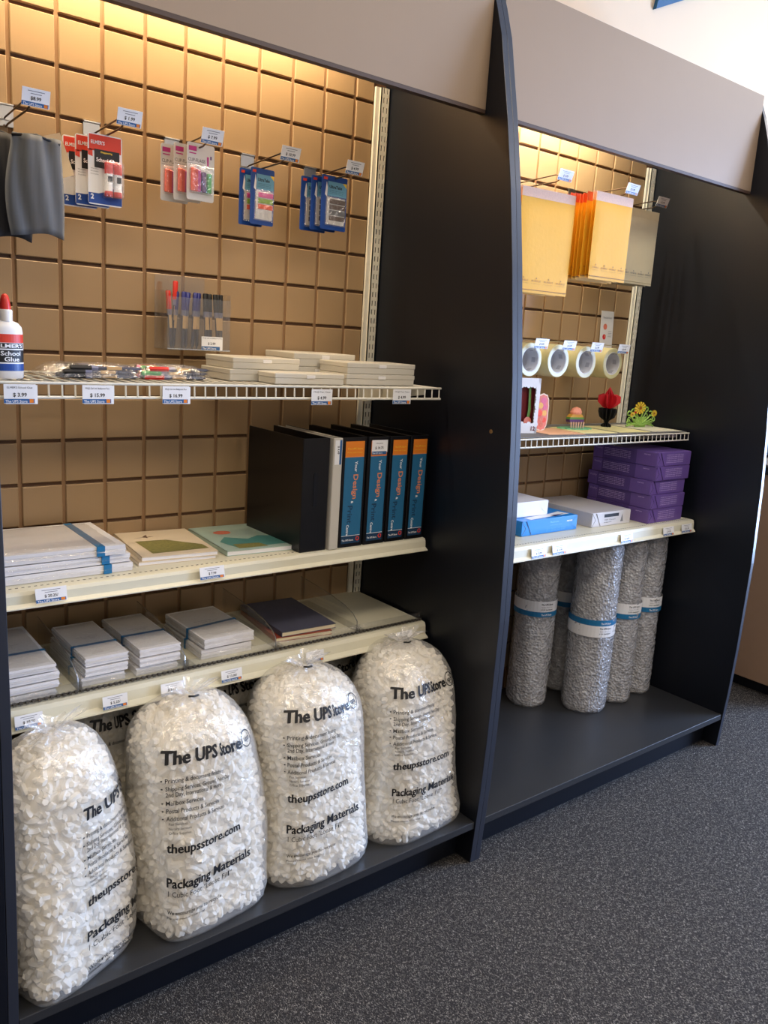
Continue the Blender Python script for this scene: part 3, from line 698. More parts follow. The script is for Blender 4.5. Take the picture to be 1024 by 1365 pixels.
# ------------------------------------------------------------------ shelf with binders
zB=35.12
def env_pack(x0,x1,y0,y1,z,h,label,group,rz=0,name='envelope_pack',layers=1,bandy=0.35,dirx=False,print_=True,slant=0.0):
    cx,cy=(x0+x1)/2,(y0+y1)/2; a,b=(x1-x0)/2,(y1-y0)/2
    t=thing(name,label,'envelopes',(cx,cy,z),group,rz,True)
    r=random.Random(int((x0+z)*100)); g=G(); n=6; hh=h/n*0.96
    for i in range(n):
        dx,dy=r.uniform(-.05,.05),r.uniform(-.06,.06)
        g.box(-a+.08+dx,a-.08+dx,-b+.08+dy,b-.08+dy,0.02+i*h/n,0.02+i*h/n+hh,0)
    obj('envelopes',g,m_paper2,t)
    g=G(); e=0.05
    if dirx:
        xx=a*bandy*2-a; g.box(xx-.35,xx+.35,-b-e,b+e,-0.0,h+e)
    else:
        yy=-b+2*b*bandy
        V=[(-a-e,yy-.22,0.0),(-a-e,yy+.22,0.0),(-a-e,yy-.22,h+e),(-a-e,yy+.22,h+e),(a+e,yy-.22+slant,h+e),(a+e,yy+.22+slant,h+e),(a+e,yy-.22+slant,0),(a+e,yy+.22+slant,0)]
        g.add(V,[(0,1,3,2),(2,3,5,4),(4,5,7,6)])
    obj('band',g,m_band,t)
    if print_:
        g=G(); text(g,'Envelopes 50 count',plane((0,b*0.1,h+0.06),(1,0,0),(0,1,0)),width=a*1.0,cap=0.16,m=0,align='c'); text(g,'self seal',plane((0,b*0.1-.35,h+0.06),(1,0,0),(0,1,0)),width=a*0.6,cap=0.12,m=0,align='c')
        obj('print',g,m_grey,t)
    # crumpled wrap
    nx,ny=14,12; V=[];F=[]; rr=np.random.default_rng(int(abs(x0)*37)+5)
    for i in range(nx):
        for j in range(ny):
            u=i/(nx-1)*2-1; v=j/(ny-1)*2-1
            edge=max(abs(u),abs(v)); zz=h+0.09+rr.uniform(-.02,.05) if edge<0.99 else h*0.5+rr.uniform(-.1,.1)
            V.append((u*(a+0.12+rr.uniform(0,.06)*(edge>.99)), v*(b+0.14+rr.uniform(0,.12)*(edge>.99)), zz))
    for i in range(nx-1):
        for j in range(ny-1): F.append((i*ny+j,(i+1)*ny+j,(i+1)*ny+j+1,i*ny+j+1))
    obj('wrap',G().add(V,F),m_wrap,t,smooth=30)
    return t
gB='large envelope packs on the middle shelf'
for k,(dx,rz,h) in enumerate(((0,0,0.75),(-0.3,1.5,0.7),(-0.6,-1,0.85))):
    env_pack(-2.4+dx*0.5,10.6+dx,-10.6,-1.2,zB+sum((0.75,0.7,0.85)[:k])+0.1*k,h,['bottom large white envelope pack on the middle shelf','middle large white envelope pack of the pile','top large white envelope pack with a wide blue band'][k],gB,rz,dirx=True,bandy=0.82,print_=False)
def notebook(x,y,z,w,d,h,rz,label,mc,art=None,mp=None,group=None,tilt=0):
    t=thing('notebook',label,'notebook',(x,y,z),group,rz,True)
    obj('pages',G().box(-w/2+.06,w/2-.08,-d/2+.06,d/2-.06,0.04,h-0.05),mp or m_paper,t)
    g=G(); g.box(-w/2,w/2,-d/2,d/2,h-0.05,h,0); g.box(-w/2,w/2,-d/2,d/2,0,0.04,0); g.box(-w/2,-w/2+.05,-d/2,d/2,0,h,0); c=obj('cover',g,mc,t)
    if art: art(t,w,d,h)
    return t
m_nb1=mat('cream_notebook',srgb(222,206,178),0.5,noise=0.06,nscale=20); m_nb2=mat('pale_teal_notebook',srgb(168,192,180),0.4,noise=0.12,nscale=18)
m_field=mat('green_field_print',srgb(132,128,72),0.5,noise=0.5,nscale=150); m_teal=mat('teal_wash',srgb(80,140,135),0.45,noise=0.25,nscale=40); m_coral=mat('coral_spot',srgb(214,120,95),0.5,noise=0.2,nscale=60)
def art1(t,w,d,h):
    g=G(); f=h+0.012
    g.add([(-w*.32,-d*.40,f),(w*.44,-d*.36,f),(w*.42,-d*.2,f),(w*.05,d*.08,f),(-w*.36,d*.1,f)],[(0,1,2,3,4)]); obj('field_picture',g,m_field,t)
    g=G(); g.add([(-w*.35,d*.22,f),(-w*.05,d*.24,f),(-w*.1,d*.26,f)],[(0,1,2)]); g.add([(-w*.15,d*.2,f),(-w*.12,d*.34,f),(-w*.2,d*.27,f)],[(0,1,2)]); obj('branch_print',g,mat('brown_print',srgb(120,95,75)),t)
def art2(t,w,d,h):
    g=G(); f=h+0.012
    g.add([(-w*.3,-d*.42,f),(w*.46,-d*.40,f),(w*.46,-d*.1,f),(w*.2,-d*.02,f),(0,-d*.12,f),(-w*.25,d*.02,f),(-w*.4,-d*.15,f)],[tuple(range(7))]); obj('hill_print',g,m_teal,t)
    g=G(); g.lathe([(0.01,f+.004),(w*.12,f+.004)],(-w*.18,d*.2),14,sx=1,sy=.8); obj('sun_print',g,m_coral,t)
    g=G(); g.add([(-w*.3,-d*.44,f+.006),(w*.1,-d*.44,f+.006),(w*.05,-d*.3,f+.006),(-w*.3,-d*.28,f+.006)],[(0,1,2,3)]); obj('meadow_print',g,m_field,t)
notebook(15.6,-5.0,zB,7.6,9.8,0.35,-4,'lower cream notebook under the field picture one',m_nb1,group=None)
notebook(16.0,-5.1,zB+0.36,7.4,9.6,0.4,-6,'cream notebook with a green field picture on the cover',m_nb1,art1)
notebook(24.6,-5.2,zB,8.0,10.2,0.5,-4,'pale teal notebook with a watercolour landscape cover beside the binders',m_nb2,art2)
def binder(x0,x1,yf,label,insert=None,white=False,price=False,h=11.6,depth=10.8,arc=True):
    w=x1-x0; t=thing('ring_binder',label,'binder',(x0,yf,zB),None,0,True)
    m=m_bindw if white else m_binder; c=0.12
    obj('side_cover',G().box(0,c,0.05,depth,0.0,h,0,0.04),m,t); obj('side_cover',G().box(w-c,w,0.05,depth,0.0,h,0,0.04),m,t)
    obj('spine',G().box(0,w,-0.06,0.08,0.0,h,0,0.05),m,t)
    obj('pages',G().box(c+.05,w-c-.05,0.9,depth-.6,0.3,0.5),m_paper,t)
    g=G()
    for z in (2.6,5.8,9.0): g.tube([(w/2+ (w/2-.3)*math.cos(a),0.5+0.0+ (0.9)*(1+math.sin(a)),z) for a in np.linspace(0,2*math.pi,13)[:-1]],0.05,5,closed=True)
    obj('rings',g,m_chrome,t,smooth=60)
    if insert:
        f=-0.075; a,b=0.32,w-0.32; g=G()
        g.quad((a,f,1.25),(b,f,1.25),(b,f,9.6),(a,f,9.6),0); g.quad((a,f,9.6),(b,f,9.6),(b,f,11.2),(a,f,11.2),1); g.quad((a,f,0.4),(b,f,0.4),(b,f,1.2),(a,f,1.2),2)
        g.quad((a,f,1.2),(b,f,1.2),(b,f,1.25),(a,f,1.25),3); g.quad((a,f-.002,9.55),(b,f-.002,9.55),(b,f-.002,9.62),(a,f-.002,9.62),4)
        cx=(a+b)/2; F2=f-.008
        dn=lambda x,z: plane((x,F2,z),(0,0,-1),(1,0,0))
        text(g,'Your',dn(cx+.1,9.15),width=1.15,cap=0.34,m=3,bold=.02); text(g,'Design',dn(cx-.02,7.75),width=2.6,cap=0.62,m=4,bold=.02)
        text(g,'&',dn(cx-.18,4.95),cap=0.3,m=3,bold=.02); text(g,'Print',dn(cx-.55,4.45),width=1.9,cap=0.62,m=5,bold=.02); text(g,'Centre',dn(cx-.62,2.4),width=1.15,cap=0.34,m=3,bold=.02)
        text(g,'The UPS Store',plane((a+.08,F2,0.65),(1,0,0),(0,0,1)),width=(b-a)*0.62,cap=0.2,m=3,bold=.02)
        text(g,'The UPS Store',plane((cx,F2,10.35),(1,0,0),(0,0,1)),width=(b-a)*0.8,cap=0.2,m=6,align='c'); text(g,'Print and Copy',plane((cx,F2,10.0),(1,0,0),(0,0,1)),width=(b-a)*0.8,cap=0.12,m=6,align='c')
        g.lathe([(0.14,F2),(0.24,F2)],(b-.3,0.85),14,7,axis='y')
        obj('spine_insert',g,[m_insb,m_inso,m_insd,m_tagw,m_inst,m_insd,m_yellow,m_redk],t)
    if price=='v':
        g=G(); g.quad((0.15,-0.08,8.9),(w-.15,-0.08,8.9),(w-.15,-0.08,11.4),(0.15,-0.08,11.4),0); g.quad((w-.38,-0.084,8.9),(w-.12,-0.084,8.9),(w-.12,-0.084,11.4),(w-.38,-0.084,11.4),1)
        text(g,'$ 4.49',plane((w*0.42,-0.09,10.8),(0,0,-1),(1,0,0)),cap=0.24,m=2,bold=.02); obj('price_label',g,[m_tagw,m_tagb,m_ink],t)
    elif price:
        g=G(); f=-0.09; g.quad((0.38,f,9.95),(w-.28,f,9.95),(w-.28,f,11.25),(0.38,f,11.25),0); g.quad((0.4,f-.003,9.72),(w-.4,f-.003,9.72),(w-.4,f-.003,10.05),(0.4,f-.003,10.05),1)
        text(g,'$ 14.75',plane((w/2,f-.006,10.3),(1,0,0),(0,0,1)),cap=0.27,m=2,align='c',bold=.02); text(g,'3 Ring Binder',plane((w/2,f-.006,10.85),(1,0,0),(0,0,1)),cap=0.13,m=2,align='c')
        text(g,'The UPS Store',plane((0.45,f-.006,9.8),(1,0,0),(0,0,1)),width=(w-.8)*.7,cap=0.16,m=0,bold=.01); obj('price_label',g,[m_tagw,m_tagb,m_ink],t)
    if not insert and not white:
        g=G(); g.prism([(w*.5+.26*math.cos(q),6.4+(1.5 if math.sin(q)>0 else -1.5)+.26*math.sin(q)) for q in np.linspace(0,2*math.pi,17)[:-1]],'y',-0.11,-0.05); obj('spine_pull',g,m_black,t)
    return t
binder(27.35,30.5,-11.9,'plain black ring binder at the left end of the binder row')
binder(30.75,31.85,-12.2,'thin white ring binder with a price label on its spine',white=True,price='v')
binder(32.05,35.1,-12.0,'black binder with printed spine, next to the white binder',insert=1)
binder(35.35,38.1,-12.0,'black binder with printed spine and a white price sticker at its top',insert=1,price=True)
binder(38.3,40.95,-12.0,'third black binder with printed spine, between the price sticker one and the last',insert=1)
binder(41.15,43.75,-12.0,'rightmost black binder with printed spine beside the black panel',insert=1)

# ------------------------------------------------------------------ low shelf: envelopes, notebooks, acrylic dividers
zC=25.42
gC='small envelope packs on the low shelf'
def pile(x0,x1,y0,y1,n,h,lab,rz=0,**k):
    ords={1:['single'],2:['bottom','top'],3:['bottom','middle','top'],4:['bottom','second','third','top']}[n]
    for i in range(n):
        j=0.12*((i*7)%3-1)
        env_pack(x0+j,x1+j,y0+abs(j),y1+abs(j),zC+i*(h+0.14),h,ords[i]+' envelope pack of '+lab,gC,rz+((i*5)%3-1)*0.8,**k)
pile(-3.0,3.4,-12.4,-2.0,4,0.62,'the leftmost pile, cut by the panel')
pile(5.6,9.6,-11.9,-2.6,3,0.75,'the second pile from the left, low shelf')
pile(10.5,14.6,-12.0,-2.4,3,0.72,'the third pile, left of a clear divider',bandy=0.42)
pile(17.2,22.8,-11.4,-2.6,2,0.95,'the two-high pile on the low shelf',bandy=0.4,slant=0.6)
m_nb3=mat('navy_notebook',srgb(78,80,98),0.45,noise=0.25,nscale=30); m_nb4=mat('rust_notebook',srgb(150,66,48),0.5); m_pg=mat('cream_pages',srgb(226,214,180),0.6)
notebook(29.6,-6.3,zC,6.6,9.6,0.45,-7,'rust covered notebook at the bottom on the low shelf',m_nb4,mp=m_pg)
notebook(30.0,-6.0,zC+0.47,6.6,9.8,0.5,-3,'dark navy notebook lying on the rust notebook',m_nb3,mp=m_pg)
for x,l in ((5.0,'clear curved acrylic divider between the two leftmost envelope piles'),(14.95,'clear acrylic divider left of the two-high envelope pile'),(24.85,'clear acrylic divider left of the dark notebooks'),(35.1,'clear acrylic divider right of the dark notebooks')):
    t=thing('shelf_divider',l,'shelf divider',(x,-6,zC),'acrylic dividers on the low shelf')
    top=[(-0.8,zC+3.2),(-4.0,zC+3.0),(-7,zC+2.75),(-9.8,zC+2.3),(-11.3,zC+1.8),(-12.1,zC+1.2)]
    P=[(-0.8,zC)]+top+[(-12.2,zC)]
    obj('blade',G().prism(P,'x',x-0.04,x+0.04),m_acr,t)
    obj('blade_edge',G().tube([(x,a,b) for a,b in top]+[(x,-12.2,zC+0.1)],0.05,5),m_acre,t,smooth=60)
    obj('foot',G().box(x,x+1.2,-12.2,-0.8,zC,zC+0.05).box(x-0.2,x+0.3,-12.35,-12.1,zC,zC+0.8),m_acr,t)
t=thing('front_rail','clear toothed plastic rail along the front of the low shelf','shelf rail',(20,-12.6,zC))
g=G(); g.box(-3.1,43.9,-12.9,-12.3,zC,zC+0.12); g.box(-3.1,43.9,-12.5,-12.42,zC+0.1,zC+0.9)
obj('rail',g,m_acr,t)
g=G(); g.box(-3.1,43.9,-12.72,-12.6,zC+0.1,zC+0.24); x=-3
while x<43.8: g.box(x,x+0.24,-12.95,-12.6,zC+0.12,zC+0.3); x+=0.5
obj('teeth',g,mat('dark_clear_teeth',srgb(70,66,60),0.3),t,kind='stuff')

# ------------------------------------------------------------------ bags of packing peanuts
def peanut_mesh():
    g=G(); n=6; pts=[]; 
    for i in range(n):
        a=-1.25+2.5*i/(n-1); pts.append((0.30*math.cos(a)-0.2,0.50*math.sin(a),0.0))
    g.tube(pts,[0.25,0.31,0.29,0.29,0.31,0.25],6); return np.concatenate(g.V),np.array([f for f in g.F if len(f)==4]),[f for f in g.F if len(f)!=4]
PV,PQ,PC=peanut_mesh()
def rand_rot(n):
    q=rng.normal(size=(n,4)); q/=np.linalg.norm(q,axis=1)[:,None]; w_,x,y,z=q.T
    return np.stack([np.stack([1-2*(y*y+z*z),2*(x*y-z*w_),2*(x*z+y*w_)],-1),np.stack([2*(x*y+z*w_),1-2*(x*x+z*z),2*(y*z-x*w_)],-1),np.stack([2*(x*z-y*w_),2*(y*z+x*w_),1-2*(x*x+y*y)],-1)],1)
def bag(cx,cy,rz,W,D,H,label,title_u,title_z,group,tie=None,full=True,seed=1,lean=2.2):
    z0=5.25
    t=thing('packing_peanut_bag',label,'bag',(cx,cy,z0),group,rz,True)
    nx=2.9
    r_=np.random.default_rng(seed); ph=r_.uniform(0,6,8)
    def prof(v):
        if v<0.0: v=0
        if v<0.05: s=0.95+0.05*math.sqrt(max(0,1-((0.05-v)/0.05)**2))
        elif v<0.70: s=1.0-0.12*(v-0.05)+0.035*max(0,1-v/0.18)
        else:
            q=(v-0.70)/0.30; s=0.922*(max(0,1-q**2.7))**(1/2.4)
        return max(s,0.05)
    def pt(th,v,inset=0.0):
        s=prof(v); a=W/2*s-inset; b=D/2*s-inset; a=max(a,.05); b=max(b,.05)
        e=nx*(1.35-0.35*min(1,v*2)-0.35*max(0,(v-0.6)/0.4))
        c,sn=math.cos(th),math.sin(th)
        x=a*math.copysign(abs(c)**(2/e),c); y=b*math.copysign(abs(sn)**(2/e),sn)
        wob=0.16*math.sin(3*th+ph[0]+5*v)+0.12*math.sin(5*th+ph[1]-7*v)+0.10*math.sin(9*v+ph[2])
        x+=wob*c; y+=wob*sn + lean*v*v
        zz=v*H - (inset if v>0.8 else 0)*((v-0.8)/0.2)
        # front lower edge sags into a corner
        return (x,y,max(zz,inset*(v<.05)))
    # film
    nt_,nv=72,44; V=[];F=[]
    for j in range(nv):
        v=(j/(nv-1)); v=v if v<0.6 else 0.6+0.4*math.sin((v-0.6)/0.4*math.pi/2)
        for i in range(nt_):
            V.append(pt(2*math.pi*i/nt_,v,-0.10-0.05*math.sin(i*2.3+j*1.7)*math.sin(j*0.9)))
    for j in range(nv-1):
        for i in range(nt_): i2=(i+1)%nt_; F.append((j*nt_+i,j*nt_+i2,(j+1)*nt_+i2,(j+1)*nt_+i))
    F.append(tuple(range(nt_-1,-1,-1)))
    # gathered neck
    base=len(V); top=np.array(pt(0,1.0)); cx0,cy0=0.0,lean
    for j,(rr_,zz) in enumerate(((1.6,H*0.975),(0.6,H+0.05),(0.45,H+0.22),(1.1,H+0.75),(1.9,H+1.15))):
        for i in range(nt_):
            q=2*math.pi*i/nt_; k_=1+(0.28 if j!=2 else .1)*math.sin(q*9+j+seed)
            V.append((cx0+rr_*k_*math.cos(q)*1.25,cy0-0.5*j*0.35+rr_*k_*math.sin(q)*0.6,zz+0.3*math.sin(q*3+seed)*(j>3)))
    if full:
        for j in range(4):
            for i in range(nt_): i2=(i+1)%nt_; F.append((base+j*nt_+i,base+j*nt_+i2,base+(j+1)*nt_+i2,base+(j+1)*nt_+i))
    obj('bag_film',G().add(V,F),m_bag,t,smooth=True)
    # opaque heart of the fill
    V=[];F=[]; n1,n2=40,24
    for j in range(n2):
        v=j/(n2-1)*0.985
        for i in range(n1): V.append(pt(2*math.pi*i/n1,v,0.55))
    for j in range(n2-1):
        for i in range(n1): i2=(i+1)%n1; F.append((j*n1+i,j*n1+i2,(j+1)*n1+i2,(j+1)*n1+i))
    F.append(tuple(range(n1-1,-1,-1))); F.append(tuple((n2-1)*n1+i for i in range(n1)))
    # peanuts near the skin
    P=[]
    sp=0.70; per=2*(W+D)*0.93
    nz=int(H/sp)
    for j in range(nz):
        v0=(j+0.5)/nz
        npz=max(4,int(per*prof(v0)/sp))
        for i in range(npz):
            a=2*math.pi*(i+r_.uniform(0,1))/npz
            # even spread on the superellipse
            c,s=math.cos(a),math.sin(a)
            m_=(abs(c/(W/2))**nx+abs(s/(D/2))**nx)**(-1/nx); 
            a2=math.atan2((abs(m_*s)/(D/2))**(nx/2)*(1 if s>0 else -1),(abs(m_*c)/(W/2))**(nx/2)*(1 if c>0 else -1))
            if s>0.75 and abs(c)<.6 and v0<0.8: continue      # hidden back side
            P.append(pt(a2,min(0.985,max(0.015,v0+r_.uniform(-.5,.5)/nz)),0.50+r_.uniform(0,0.2)))
    # extra layer over the dome
    for k in range(150):
        a=r_.uniform(0,6.283); v=0.9+0.1*r_.uniform(0,1)**0.5
        P.append(pt(a,min(v,0.985),0.5+r_.uniform(0,.7)))
    P=np.array(P); n=len(P); Rr=rand_rot(n); sc_=r_.uniform(0.8,1.15,n)
    VV=(np.einsum('nij,kj->nki',Rr,PV)*sc_[:,None,None]+P[:,None,:])
    nrm=VV.reshape(-1,3)
    FF=(PQ[None]+ (np.arange(n)*len(PV))[:,None,None]).reshape(-1,4).tolist()
    for c in PC: FF+= (np.array(c)[None]+(np.arange(n)*len(PV))[:,None]).tolist()
    g=G(); g.V.append(nrm); g.F=[tuple(f) for f in FF]; g.M=[0]*len(FF); g.n=len(nrm)
    fill=obj('peanuts',g,m_peanut,t,smooth=50,kind='stuff')
    obj('inner_fill',G().add(V,F),m_core,fill,smooth=True)
    # printing: map arc length along the front to the skin
    ths=np.linspace(-math.pi+0.02,-0.02,400); Q=np.array([pt(a,0.4,-0.22)[:2] for a in ths]); ds=np.r_[0,np.cumsum(np.linalg.norm(np.diff(Q,axis=0),axis=1))]
    mid=np.interp(0,Q[:,0],ds) if False else ds[np.argmin(abs(ths+math.pi/2))]
    def skin(u,zz):
        a=float(np.interp(u+mid,ds,ths)); return pt(a,zz/H,-0.19)
    g=G(); L=title_u; zt=title_z
    def ln(s,dz,wd_,cap,du=0,bold=0.0,m=0,dbl=0):
        for q in range(dbl+1): text(g,s,skin,width=wd_,cap=cap,m=m,u0=L+du+q*0.045,v0=zt-dz+0.015*q,bold=bold)
    ln('The UPS Store',0,8.9,1.02,0,0.018,dbl=2)
    if full:
        for dz,s,wd_,b in ((1.45,'Printing & document finishing',5.7,1),(2.12,'Shipping Services, Ground, Next Day',6.6,1),(2.62,'2nd Day, International & more',5.3,0),(3.3,'Mailbox Services',3.35,1),(3.95,'Postal Products & Services',5.0,1),(4.6,'Additional Products & Services',5.6,1)):
            ln(s,dz,wd_,0.38,0.35,0.01)
            if b: ln('-',dz,0.14,0.5,0,0.03)
        for dz,s,wd_ in ((4.98,'Fax Services',1.6),(5.36,'Notary Services',1.95),(5.74,'Office Supplies',1.9)): ln(s,dz,wd_,0.22,0.55)
        ln('theupsstore.com',7.25,7.3,0.78,0.35,0.012,dbl=1)
        ln('Packaging Materials',10.2,8.1,0.84,0.35,0.012,dbl=1); ln('1 Cubic Foot "Loose Fill"',11.0,5.9,0.5,0.5,0.0)
        ln('We encourage you to recycle',12.6,5.2,0.34,0.4,0.01); ln('Please reuse this bag',13.05,3.6,0.22,0.4)
        # round shield mark after the title
        uc,zc=L+9.75,zt+0.5
        V=[];F=[]
        for k in range(24):
            q=2*math.pi*k/24; V.append(skin(uc+0.72*math.cos(q),zc+0.72*math.sin(q))); V.append(skin(uc+0.62*math.cos(q),zc+0.62*math.sin(q)))
        for k in range(24): k2=(k+1)%24; F.append((2*k,2*k2,2*k2+1,2*k+1))
        g.add(V,F); text(g,'ups',skin,width=0.75,cap=0.45,u0=uc-0.38,v0=zc-0.18,bold=.03)
    else:
        ln('Printing & document finishing',1.45,5.7,0.36,0.35,0.008)
    obj('printing',g,m_ink,t)
    if tie:
        g=G(); g.tube([(cx0-0.5,cy0-0.95,H+0.28),(cx0,cy0-1.1,H+0.2),(cx0+0.5,cy0-1.0,H+0.16)],0.09,6); obj('twist_tie',g,m_ink,t,smooth=True)
    return t
gp='bags of packing peanuts standing on the black deck'
bag(1.4,-18.2,24,11.0,9.0,19.6,'leftmost bag of white packing peanuts, turned, cut by the left panel',-1.3,13.9,gp,seed=2,lean=1.0)
bag(13.7,-17.4,8,12.2,10.6,19.3,'second peanut bag from the left, knotted top with a black tie',-6.0,15.6,gp,tie=True,seed=3,lean=1.6)
bag(25.7,-17.3,5,12.0,10.4,19.6,'third peanut bag from the left, below the dark notebooks',-5.7,16.2,gp,tie=True,seed=4,lean=1.4)
bag(38.3,-17.4,3,12.0,10.4,19.8,'rightmost peanut bag, against the black divider',-5.4,15.8,gp,tie=True,seed=5,lean=1.4)
gq='peanut bags in the dark back row behind the front bags'
bag(9.2,-6.2,0,11.6,8.0,18.2,'back row peanut bag between the first and second front bags',-3.0,14.6,gq,full=False,seed=6,lean=0.3)
bag(21.5,-6.2,0,11.6,8.0,18.2,'back row peanut bag between the second and third front bags',-3.6,14.9,gq,full=False,seed=7,lean=0.3)
bag(33.8,-6.2,0,11.2,8.0,18.2,'back row peanut bag between the third and rightmost front bags',-4.0,14.4,gq,full=False,seed=9,lean=0.3)

# ------------------------------------------------------------------ right bay: mailers
def mailer(x,y,z,w,h,label,group,mb,rz=0,top=None,prn=True,tilt=0,th=0.22,flap=1.1,name='bubble_mailer'):
    t=thing(name,label,'mailer',(x,y,z),group,rz,True)
    nx_,nz_=14,18; V=[];F=[]; rr=np.random.default_rng(int(abs(x*10+y*33)))
    for s in (-1,1):
        for j in range(nz_):
            for i in range(nx_):
                u=i/(nx_-1)*2-1; v=j/(nz_-1)*2-1
                e=(1-abs(u)**7)*(1-abs(v)**9)
                V.append((u*w/2, s*(th/2*e+0.015)+0.02*math.sin(u*3+v*2+x), (v+1)/2*h))
    b=nx_*nz_
    for s0 in (0,b):
        for j in range(nz_-1):
            for i in range(nx_-1): q=(s0+j*nx_+i,s0+j*nx_+i+1,s0+(j+1)*nx_+i+1,s0+(j+1)*nx_+i); F.append(q if s0==0 else q[::-1])
    for j in range(nz_-1):
        for i,f in ((0,1),(nx_-1,0)):
            q=(j*nx_+i,(j+1)*nx_+i,b+(j+1)*nx_+i,b+j*nx_+i); F.append(q[::-1] if f else q)
    for i in range(nx_-1): F.append((i,b+i,b+i+1,i+1))
    obj('body',G().add(V,F),mb,t,smooth=40)
    obj('flap',G().box(-w/2,w/2,-0.03,0.03,h,h+flap),top or m_strip,t)
    if prn:
        g=G()
        for k in range(4):
            text(g,'BUBBLE',plane((-w/2+w*(0.15+0.235*k),-th/2-0.05,1.35),(1,0,0),(0,0,1)),width=w*0.17,cap=0.22,m=0,align='c'); text(g,'recyclable mailer',plane((-w/2+w*(0.15+0.235*k),-th/2-0.05,1.1),(1,0,0),(0,0,1)),width=w*0.19,cap=0.08,m=0,align='c')
            g.add([(-w/2+w*(0.15+0.235*k)-.12,-th/2-0.05,1.68),(-w/2+w*(0.15+0.235*k)+.12,-th/2-0.05,1.68),(-w/2+w*(0.15+0.235*k),-th/2-0.05,1.9)],[(0,1,2)])
        obj('print',g,m_yeld if mb is m_yel else m_grey,t)
    obj('bottom_seal',G().box(-w/2+.1,w/2-.1,-th/2-0.02,th/2,0.32,0.42,0,0.02),m_yeld if mb is m_yel else mb,t)
gm='large yellow bubble mailers on the left hook'
for k in range(5):
    mailer(63.4-0.1*k+(k%2)*.1,-8.6+0.75*k,63.35+0.1*(k%2),9.0,11.0,['front large yellow mailer showing its full face','large yellow mailer hanging just behind the front one','third large yellow mailer from the front','fourth large yellow mailer from the front','rearmost large yellow mailer next to the board'][k],gm,m_yel,rz=-4)
gm2='narrow yellow bubble mailers fanned on the middle hook'
for k in range(11):
    mailer(73.5+0.1*math.sin(k*2.1),-10.6+0.68*k,65.8+0.12*math.sin(k*1.3),7.0,9.4,['front narrow yellow mailer with its face in view','narrow yellow mailer directly behind the front one','third narrow yellow mailer from the front','fourth narrow yellow mailer from the front','fifth narrow yellow mailer from the front','sixth narrow yellow mailer, middle of the fan','fifth narrow yellow mailer from the board','fourth narrow yellow mailer from the board','third narrow yellow mailer from the board','second narrow yellow mailer from the board','narrow yellow mailer nearest the board'][k],gm2,m_yel,rz=-3+1.2*math.sin(k*1.7),prn=True,top=m_strip if k<2 else m_redor)
gm3='pale grey mailers on the right hook'
for k in range(4):
    mailer(85.3-0.15*k,-6.6+0.8*k,66.4-0.1*(k%2),7.0,8.9,['front pale mailer beside the narrow yellow ones','second pale mailer from the front','third pale mailer from the front','rearmost pale mailer nearest the board'][k],gm3,m_pearl,rz=-3,top=m_pearl)
gh='mailer hooks on the right board'
hook(66.0,78.2,7.6,'scanner hook above the large yellow mailers',gh,'$ 2.99','white price tag above the large yellow mailers',tw=2.6)
hook(77.5,78.2,9.2,'scanner hook above the narrow yellow mailers',gh,'$ 1.99','white price tag above the narrow yellow mailers',tw=2.6)
hook(87.6,78.2,7.0,'scanner hook above the pale mailers',gh,'$ 2.49','white price tag above the pale mailers near the panel',tw=2.6)
# tape
def tape_roll(x,y,z,label,group,k):
    t=thing('tape_roll',label,'tape',(x,y,z),group,0,True)
    g=G(); n=40
    g.lathe([(1.58,0),(1.58,1.9),(2.05,1.9),(2.12,1.84),(2.12,0.06),(2.05,0),(1.58,0)],(0,0),n,0,axis='y',mats=[0,1,1,0,1,1]); obj('tape',g,[m_tape,m_tapeside],t,smooth=40)
    g=G(); g.lathe([(1.48,0.02),(1.48,1.88),(1.57,1.88),(1.57,0.02),(1.48,0.02)],(0,0),n,0,axis='y'); obj('core',g,m_core2,t,smooth=40)
    g=G()
    for a in np.linspace(0,6.283,7)[:-1]+0.4*k:
        fn=lambda u,v,a=a: (1.465*math.cos(a+u/1.48),0.5+v,1.465*math.sin(a+u/1.48))
        g.add([fn(-.32,.0),fn(.32,.0),fn(.32,.62),fn(-.32,.62)],[(0,1,2,3)],0); text(g,'2 in',lambda u,v,fn=fn: tuple(np.array(fn(u,v))*np.array([.995,1,.995])),width=0.45,cap=0.3,u0=-.22,v0=.16,m=1,bold=.02)
    obj('core_print',g,[m_cprint,m_grey],t)
gt='clear packing tape rolls on hooks'
for i,x in enumerate((63.5,68.9,74.6,80.5)):
    nm=['leftmost','second','third','rightmost'][i]
    for k in range(3):
        tape_roll(x+0.12*k,-8.0+2.0*k,55.3,['front','middle','rear'][k]+' clear tape roll on the '+nm+' tape hook',gt,i+k)
    t=thing('tape_hook',nm+' steel hook carrying clear tape rolls','hook',(x,0,57),'hooks for the tape rolls')
    g=G(); g.box(x-.8,x+.8,-0.15,-0.02,56.2,58.2); obj('bracket',g,m_chrome,t)
    obj('prong',G().tube([(x,-0.1,56.74),(x,-8.6,56.66),(x,-9.0,57.2)],0.1,6),m_chrome,t,smooth=60); obj('tag_arm',G().tube([(x,-0.1,57.75),(x,-8.9,57.75)],0.07,6),m_chrome,t,smooth=60)
    price_tag(x+0.3,-9.2,56.75,'$ 5.99','white price tag in front of the '+nm+' tape roll',w=2.5,h=1.25,tilt=-12,group='price tags on the tape hooks')
